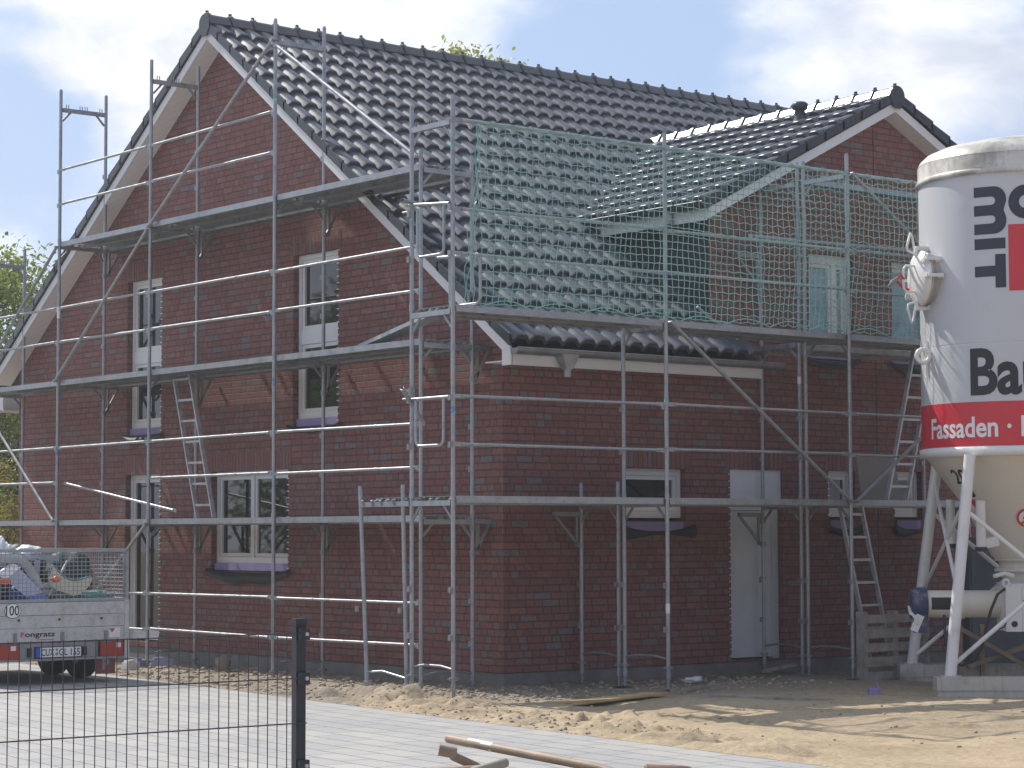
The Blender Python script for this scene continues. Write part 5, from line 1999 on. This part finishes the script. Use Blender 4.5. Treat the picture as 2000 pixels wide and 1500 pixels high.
o = blob("plastic_bag", (-5.0, 2.55, 1.72), (0.11, 0.12, 0.13), "bagwhite", "white plastic bag poking above the trailer mesh, peaked, farther left of two", "bag", 1.3, 0.55)
o.scale = (1, 1, 1.1)
blob("plastic_bag", (-4.62, 2.65, 1.72), (0.15, 0.14, 0.085), "bagwhite", "white plastic bag in the trailer, flat topped, beside the grey profile", "bag", 4.1, 0.35)
blob("waste_sack", (-4.04, 2.85, 1.44), (0.28, 0.26, 0.30), "darkgreen", "bulging dark green sack at the right side of the trailer", "sack", 2.2, 0.16)
blob("waste_sack", (-4.25, 2.75, 1.17), (0.52, 0.35, 0.20), "dark", "black waste sack lying low under the cream sheet in the trailer", "sack", 7.7, 0.22)
blob("waste_sack", (-5.12, 2.75, 1.28), (0.30, 0.3, 0.27), "dark", "black waste sack under the grey duct in the trailer", "sack", 5.2, 0.22)
blob("waste_sack", (-4.75, 3.6, 1.15), (0.55, 0.6, 0.38), "darkgreen", "large dark sack deep in the middle of the trailer", "sack", 9.2, 0.2)
blob("waste_sack", (-5.08, 3.1, 1.55), (0.30, 0.28, 0.30), "dark", "added black sack heaped high behind the grey duct to enlarge the trailer shadow", "sack", 11.3, 0.22)  # added to raise the load and widen its cast shadow
blob("waste_sack", (-4.45, 3.25, 1.50), (0.30, 0.30, 0.30), "darkgreen", "dark sack added behind the grey blue profile so the load shades more paving", "sack", 13.1, 0.22)  # also added for a larger shadow beside the trailer
blob("waste_sack", (-4.72, 2.5, 1.24), (0.20, 0.16, 0.15), "bagblue", "small blue sack between the printed sack and the cream sheet", "sack", 15.7, 0.3)
mb = MB().use(M["pipegrey"])
pts = [(-5.40, 2.38, 1.62), (-5.25, 2.36, 1.66), (-5.08, 2.34, 1.67), (-4.92, 2.33, 1.655), (-4.80, 2.32, 1.58), (-4.72, 2.31, 1.46), (-4.66, 2.30, 1.33)]
mb.path(pts, 0.052, 12)
tag(mb.build("duct"), "grey flexible duct arching over the waste in the trailer", "duct")
sk_ = empty("printed_sack", (-4.89, 2.2, 1.39), 0, "pale printed cement sack with blue foot leaning in the trailer", "sack")
mb = MB().use(M["paleblue"])
L0 = Vector((-4.89, 2.2, 1.39))
q4 = [Vector(p) - L0 for p in ((-5.17, 2.18, 1.46), (-4.95, 2.26, 1.58), (-4.67, 2.2, 1.29), (-4.90, 2.12, 1.245))]
mb.poly(q4, thick=(0, 0.09, 0.03))
mb.build("sack_body", sk_)
mb = MB().use(M["bagblue"])
q4 = [Vector(p) - L0 for p in ((-4.905, 2.125, 1.25), (-4.68, 2.205, 1.30), (-4.60, 2.18, 1.215), (-4.86, 2.11, 1.205))]
mb.poly(q4, thick=(0, 0.08, 0.02))
mb.build("sack_foot", sk_)
mb = MB().use(M["whitefilm"])
q4 = [Vector(p) - L0 for p in ((-5.19, 2.19, 1.475), (-4.97, 2.27, 1.60), (-4.91, 2.25, 1.565), (-5.13, 2.165, 1.43))]
mb.poly(q4, thick=(0, 0.1, 0.02))
mb.build("sack_top", sk_)
cs = empty("foam_sheet", (-4.28, 2.25, 1.4), 0, "cream boat shaped foam sheet with teal edge in the trailer", "sheet")
C0 = Vector((-4.28, 2.25, 1.4))
top = [(-4.565, 1.46), (-4.53, 1.545), (-4.515, 1.57), (-4.49, 1.562), (-4.455, 1.515), (-4.40, 1.46), (-4.33, 1.42), (-4.26, 1.405), (-4.18, 1.415), (-4.10, 1.44), (-4.045, 1.445)]
bot = [(-4.035, 1.42), (-4.07, 1.36), (-4.13, 1.30), (-4.20, 1.255), (-4.28, 1.245), (-4.38, 1.28), (-4.47, 1.31), (-4.545, 1.345)]
mb = MB().use(M["cream"])
mb.poly([Vector((x, 2.25 + 0.1 * (z - 1.3), z)) - C0 for x, z in top + bot], thick=(0, 0.03, 0))
mb.build("sheet_panel", cs)
mb = MB().use(M["teal"])
mb.path([Vector((x, 2.255 + 0.1 * (z - 1.3), z + 0.008)) - C0 for x, z in top], 0.012, 6)
mb.build("edge_band", cs)
blob("tarpaulin", (-4.0, 2.33, 1.235), (0.22, 0.08, 0.055), "teal", "crumpled teal tarpaulin at the right foot of the trailer mesh", "tarpaulin", 3.3, 0.5)
blob("strap_bundle", (-4.53, 2.17, 1.43), (0.055, 0.03, 0.03), "orange", "orange strap bundle against the cream sheet in the trailer", "strap", 1.1, 0.6, 2)
blob("strap_bundle", (-5.16, 2.13, 1.42), (0.07, 0.04, 0.035), "orange", "orange strap bundle at the left of the trailer load", "strap", 2.1, 0.6, 2)
mb = MB().use(M["greyblue"])
mb.bar((-4.64, 2.45, 1.675), (-4.36, 2.45, 1.655), 0.05, 0.06)
mb.bar((-4.61, 2.45, 1.65), (-4.66, 2.45, 1.3), 0.05, 0.05)
tag(mb.build("steel_profile"), "grey blue angled profile standing in the trailer load", "profile")
mb = MB().use(M["pipegrey"])
mb.tube((-4.55, 2.3, 1.24), (-4.2, 2.55, 1.62), 0.014, 8)
tag(mb.build("steel_rod"), "thin grey rod slanting up through the trailer load", "rod")

# ------------------------------------------------------------------ wire mesh fence in front
fe = empty("mesh_fence", (-10.53, -11.89, PAVE_Z), 0, "anthracite double wire mesh fence with its end post by the paved yard", "fence")
b = MB().use(M["fence"])
b.box((-0.026, -0.005, -0.1), (0.026, 0.031, 1.205))
b.build("post", fe)
b = MB().use(M["fence"])
b.box((-0.029, -0.008, 1.206), (0.029, 0.034, 1.235))
b.build("post_cap", fe)
for z in (1.165, 0.968, 0.58):
    b = MB().use(M["fence"])
    b.box((-0.02, -0.028, z - 0.026), (0.033, -0.006, z + 0.026))
    b.box((0.0265, -0.0055, z - 0.026), (0.033, 0.03, z + 0.026))
    cl = b.build("clamp", fe)
    b = MB().use(M["alu"])
    b.tube((0.014, -0.036, z), (0.014, -0.028, z), 0.009, 12)
    b.build("bolt", cl)
b = MB().use(M["wire"])
xw = -0.032
k = 0
while xw > -2.52:
    wob_ = 0.0015 * math.sin(k * 2.1)
    b.tube((xw + wob_, -0.016, 0.02), (xw, -0.016, 1.175), 0.0023, 6, caps=False)
    xw -= 0.05
    k += 1
for z in (1.17, 0.97, 0.77, 0.57, 0.37, 0.17):
    for dy in (-0.0215, -0.0105):
        b.tube((0.02, dy, z), (-2.53, dy, z), 0.0029, 6, caps=False)
b.build("mesh_panel", fe)
b = MB().use(M["fence"])
b.box((-2.60, -0.005, -0.1), (-2.54, 0.037, 1.235))
b.build("post", fe)


# ------------------------------------------------------------------ tools sticking up at the lower edge of the view
def stick(name, pts, r, m, label, cat, group=None, extra=None):
    t = empty(name, pts[0], 0, label, cat, group)
    o0 = Vector(pts[0])
    b = MB().use(M[m])
    pp = [Vector(p) - o0 for p in pts]
    d0 = (pp[1] - pp[0]).normalized()
    full = [pp[0] - d0 * 0.012, pp[0] - d0 * 0.008] + pp
    b.path(full, [r * 0.3, r * 0.8] + [r] * len(pp), 14)
    b.build("handle", t)
    return t, o0


crate = empty("timber_crate", (-10.80, -14.45, PAVE_Z), R_(-10), "low timber crate holding the long handled tools", "crate")
for lo, hi in (((-0.5, -0.75, 0), (0.5, -0.72, 0.64)), ((-0.5, 0.72, 0), (0.5, 0.75, 0.64)), ((-0.5, -0.719, 0), (-0.47, 0.719, 0.64)), ((0.47, -0.719, 0), (0.5, 0.719, 0.64))):
    b = MB().use(M["oldwood"])
    b.box(lo, hi)
    b.build("board", crate)
b = MB().use(M["oldwood"])
b.box((-0.469, -0.719, 0.02), (0.469, 0.719, 0.05))
b.build("floor", crate)
tools = "long handled tools in the foreground"
t, o0 = stick("shovel", [(-11.081, -13.732, 1.156), (-10.97, -14.455, 1.098), (-10.86, -15.15, 0.965), (-10.83, -15.36, 0.93)], 0.0165, "ash", "long wooden shovel handle with paper sticker, pointing to the right", "shovel", tools)
b = MB().use(M["tape_white"])
a, c = Vector((-11.064, -13.835, 1.1478)) - o0, Vector((-11.046, -13.955, 1.1382)) - o0
b.tube(a, c, 0.0172, 14, caps=False)
b.build("sticker", t)
b = MB().use(M["rusty"])
b.poly([Vector(p) - o0 for p in ((-10.95, -15.33, .93), (-10.72, -15.36, .93), (-10.70, -15.66, .90), (-10.82, -15.74, .89), (-10.93, -15.64, .90))], thick=(0, 0, -0.006))
b.build("blade", t)
t, o0 = stick("spade", [(-11.187, -13.90, 1.112), (-10.975, -13.83, 1.035), (-10.70, -13.76, 0.92), (-10.35, -13.66, 0.78)], 0.0165, "ash", "spade with T grip whose shaft slopes down to the right", "spade", tools)
b = MB().use(M["ash"])
b.tube(Vector((-11.228, -13.869, 1.134)) - o0, Vector((-11.176, -13.906, 1.122)) - o0, 0.021, 16)
b.build("grip", t)
b = MB().use(M["rusty"])
b.poly([Vector(p) - o0 for p in ((-10.36, -13.76, .80), (-10.34, -13.56, .80), (-10.05, -13.5, .66), (-10.05, -13.72, .66))], thick=(0, 0, -0.006))
b.build("blade", t)
t, o0 = stick("rake", [(-11.43, -14.09, 1.085), (-11.29, -14.20, 1.093), (-11.0, -14.43, 0.99), (-10.7, -14.67, 0.94)], 0.017, "ash", "dark wooden handle lying flat at the bottom edge, under the T grip", "rake", tools)
b = MB().use(M["rusty"])
b.bar(Vector((-10.80, -14.90, .94)) - o0, Vector((-10.6, -14.45, .94)) - o0, 0.03, 0.02)
b.build("rake_head", t)
t, o0 = stick("hammer", [(-11.29, -14.335, 1.128), (-11.37, -14.27, 1.10), (-11.46, -14.19, 1.04)], 0.0165, "wood", "pale short handle tip crossing the dark handle at the bottom edge", "hammer", tools)
b = MB().use(M["rusty"])
b.bar(Vector((-11.46, -14.24, 0.985)) - o0, Vector((-11.46, -14.14, 1.075)) - o0, 0.05, 0.05)
b.build("hammer_head", t)
t, o0 = stick("pickaxe", [(-11.045, -14.785, 1.112), (-10.94, -14.865, 1.106), (-10.80, -15.0, 1.02), (-10.6, -15.2, 0.94)], 0.030, "rusty", "thick rust brown shaft end at the bottom edge right of the shovel", "pickaxe", tools)

# ------------------------------------------------------------------ things lying about
pk = MB().use(M["ply"])
pk.poly([(-1.42, -2.82, 0.215), (-1.18, -2.98, 0.215), (0.36, -2.38, 0.19), (0.28, -2.14, 0.19)], thick=(0, 0, 0.022))
tag(pk.build("plywood_board"), "yellow brown plywood board lying on the sand before the corner", "board")
pk = MB().use(M["oldwood"])
pk.bar((0.42, -2.83, 0.19), (1.50, -3.72, 0.14), 0.08, 0.05)
tag(pk.build("timber_batten"), "dark muddy timber batten lying on the sand right of the plywood", "batten")
for (a, c, w_, lb_t) in (((0.95, -1.95, 0.19), (2.3, -1.35, 0.185), 0.03, "thin dark lath on the dirt by the scaffold foot"), ((1.35, -2.02, 0.19), (1.75, -1.86, 0.188), 0.025, "short pale lath on the dirt right of the scaffold foot"),
                      ((3.55, -0.62, 0.24), (4.1, -0.62, 0.30), 0.09, "brown board end lying by the wall right of the door")):
    pk = MB().use(M["wood"])
    pk.bar(a, c, w_, 0.03)
    tag(pk.build("lath"), lb_t, "lath")
fo = MB().use(M["foam"])
z0 = float(ground_z(2.75, -3.11))
fo.poly([(2.66, -3.16, z0 - 0.01), (2.76, -3.2, z0 - 0.01), (2.86, -3.14, z0 - 0.01), (2.74, -3.05, z0 - 0.01)], thick=(0, 0, 0.085))
fo.poly([(2.80, -3.155, z0 + .076), (2.87, -3.12, z0 + 0.076), (2.84, -3.09, z0 + 0.15)], thick=(0.02, 0.03, 0))
tag(fo.build("foam_offcut"), "small purple foam offcut lying alone on the sand left of the silo", "offcut")
for (x, y, m, sx, rz, t_) in ((-1.45, 6.05, "whitefilm", 0.28, 0.5, "white foam strip on the gravel right of the trailer wheels"), (-1.12, 6.42, "foam", 0.16, 0.2, "purple foam scrap standing at the house foot behind the trailer"), (-0.80, 6.38, "paleblue", 0.30, -0.2, "pale foam strip lying at the house foot near a scaffold post")):
    fo = MB().use(M[m])
    Mx = Matrix.Translation((x, y, 0.16)) @ Matrix.Rotation(rz, 4, "Z")
    fo.box((-sx / 2, -0.05, 0), (sx / 2, 0.05, 0.09), Mx)
    fo.box((-sx / 2 + .04, -0.03, 0.0901), (sx / 2 - .06, 0.04, 0.12), Mx)
    tag(fo.build("foam_scrap"), t_, "scrap")
blob("crumpled_paper", (2.05, -0.95, 0.21), (0.13, 0.07, 0.035), "tape_white", "crumpled pale paper on the ground before the front door", "paper", 2.4, 0.6, 2)
blob("stone_lump", (-0.62, 5.1, 0.24), (0.09, 0.07, 0.11), "stone", "pale upright stone lump by the plinth of the gable", "stone", 3.4, 0.5, 2)

rk = MB().use(M["stone"])
ico = bmesh.new()
bmesh.ops.create_icosphere(ico, subdivisions=1, radius=1)
iv = [v.co.copy() for v in ico.verts]
ico.verts.index_update()
ifc = [tuple(v.index for v in f.verts) for f in ico.faces]
ico.free()


def rock(x, y, s):
    z = float(ground_z(x, y))
    R3 = Matrix.Rotation(random.uniform(0, 6.3), 3, "Z") @ Matrix.Rotation(random.uniform(0, 6.3), 3, "X")
    sc = Vector((s * random.uniform(0.7, 1.4), s * random.uniform(0.6, 1.1), s * random.uniform(0.45, 0.8)))
    rk.add([Vector((x, y, z + s * 0.2)) + Vector((a * b_ for a, b_ in zip(R3 @ (p * random.uniform(0.75, 1.2)), sc))) for p in iv], ifc)


for _ in range(1100):
    y = random.uniform(-1.5, 6.5)
    x = random.uniform(pave_edge(y) + 0.05, -0.4)
    rock(x, y, random.choice((0.012, 0.016, 0.022, 0.03, 0.042)) * random.uniform(0.7, 1.2))
for _ in range(900):
    y = random.uniform(-6.5, 0.6)
    rock(pave_edge(y) + abs(random.gauss(0.8, 0.5)), y, random.uniform(0.006, 0.022))
for _ in range(260):
    rock(random.uniform(-3, 8), random.uniform(-8, -0.3), random.uniform(0.006, 0.024))
for _ in range(160):
    rock(random.gauss(3.0, 0.7), random.gauss(-6.6, 0.5), random.uniform(0.012, 0.04))
for _ in range(500):
    rock(random.uniform(-1.5, 3.4), random.uniform(-2.0, -0.1), random.uniform(0.008, 0.035))
tag(rk.build("rubble", recalc=False), kind="stuff")


# ------------------------------------------------------------------ trees
def tree(name, loc, trunk_h, R3, m, label, cat, n_leaf, leaf, seed, group=None, clumps=60, dens=0.33):
    rng = np.random.default_rng(seed)
    t = empty(name, loc, 0, label, cat, group)
    H = trunk_h
    b = MB().use(M["bark"])
    b.path([(0, 0, -0.2), (0.03, 0.02, H * 0.4), (-0.05, 0.04, H * 0.8), (0.02, 0, H + R3[2] * 0.3)], [0.05 * H / 2 + 0.05, 0.035 * H / 2 + .04, 0.06 + 0.01 * H, 0.03], 9)
    cen = np.array([0, 0, H + R3[2] * 0.55])
    cl = []
    while len(cl) < clumps:
        p = rng.normal(size=3)
        p /= np.linalg.norm(p)
        rr = rng.uniform(0.35, 1.0) ** 0.5
        p = p * rr * (1 + 0.18 * math.sin(3 * p[0] + seed) + 0.15 * math.sin(4 * p[2] + seed * 2))
        cl.append(cen + p * np.array(R3))
    for c in cl[::4]:
        s = np.array([0.0, 0.0, H * rng.uniform(0.45, 0.95)])
        mid = (s + c) / 2 + np.array([0, 0, -0.1 * R3[2]])
        b.path([s, mid, c], [0.045, 0.03, 0.008], 5)
    b.build("trunk", t)
    V, F = [], []
    per = n_leaf // clumps
    for c in cl:
        sz = dens * (0.7 + 0.6 * rng.random()) * (sum(R3) / 3)
        pts = c + rng.normal(size=(per, 3)) * sz * np.array([0.55, 0.55, 0.42])
        for p in pts:
            n = rng.normal(size=3)
            n[2] = abs(n[2]) + 0.3
            n /= np.linalg.norm(n)
            a = np.cross(n, rng.normal(size=3))
            a /= np.linalg.norm(a)
            q = np.cross(n, a)
            l, w_ = leaf * rng.uniform(0.6, 1.3), leaf * rng.uniform(0.35, 0.6)
            k = len(V)
            V += [tuple(p - a * l), tuple(p + q * w_ + n * 0.15 * l), tuple(p + a * l), tuple(p - q * w_ + n * 0.15 * l)]
            F.append((k, k + 1, k + 2, k + 3))
    me = bpy.data.meshes.new("crown")
    me.from_pydata(V, [], F)
    me.materials.append(M[m])
    o = bpy.data.objects.new("crown", me)
    COL.objects.link(o)
    o.parent = t
    return t


bgt = "trees round the site"
tree("broadleaf_tree", (5.45, 23.9, 0.1), 3.55, (2.6, 2.6, 2.7), "leaf", "sunlit bushy green tree beyond the lower left end of the roof", "tree", 42000, 0.07, 3, bgt, 170, 0.24)
tree("broadleaf_tree", (19.84, 26.84, 0.1), 9.95, (2.0, 2.0, 3.0), "leaflight", "tall tree whose top sprigs show over the main ridge", "tree", 30000, 0.09, 5, bgt, 130, 0.26)
tree("garden_shrub", (-0.02, 13.4, 0.1), 0.9, (0.75, 0.8, 1.35), "leafyellow", "yellow flowering shrub behind the left corner of the gable", "shrub", 9000, 0.035, 8, "shrubs beyond the house", 70, 0.3)
tree("garden_shrub", (1.5, 16.6, 0.1), 0.5, (1.2, 1.2, 1.2), "leafdark", "dark green shrub low down behind the yellow shrub", "shrub", 9000, 0.045, 9, "shrubs beyond the house", 70, 0.3)
# trees beside the street: the gable windows mirror them
tree("broadleaf_tree", (-8.5, 15.5, 0.1), 2.2, (2.2, 2.2, 2.2), "leaf", "green tree left of the yard, seen mirrored in the gable windows", "tree", 9000, 0.10, 12, bgt, 80, 0.3)
tree("broadleaf_tree", (-13.5, 20.5, 0.1), 3.2, (2.8, 2.8, 3.0), "leafdark", "dark tree far left of the yard, seen only in the glass", "tree", 9000, 0.12, 14, bgt, 80, 0.3)
nh = empty("neighbour_house", (10.0, 33.0, 0.1), 0, "neighbouring house with dark slate roof behind the yellow shrub", "house")
b = MB().use(M["brick"])
b.box((-4, -2.5, 0), (6, 4, 3.2))
b.build("wall", nh)
b = MB().use(M["slate"])
b.poly([(-4.4, -3.0, 3.1), (6.4, -3.0, 3.1), (6.4, 0.8, 5.2), (-4.4, 0.8, 5.2)], thick=(0, 0, 0.12))
b.poly([(-4.4, 4.5, 3.1), (6.4, 4.5, 3.1), (6.4, 0.8, 5.2), (-4.4, 0.8, 5.2)], thick=(0, 0, 0.12))
b.build("roof", nh)

# ------------------------------------------------------------------ haze volume added to stand in for the milky lens veil
hz = MB()
hm = bpy.data.materials.new("veil_haze")
hm.use_nodes = True
hk = NT(hm.node_tree)
pvn = hk.n("ShaderNodeVolumePrincipled")
pvn.inputs["Color"].default_value = (0.93, 0.96, 1.0, 1)
pvn.inputs["Density"].default_value = HAZE
pvn.inputs["Anisotropy"].default_value = 0.45
hk.n("ShaderNodeOutputMaterial", ins={1: pvn.outputs[0]})
hz.use(hm)
hz.box((-181, -181, -1.5), (201, 201, 19))
tag(hz.build("haze"), kind="stuff")
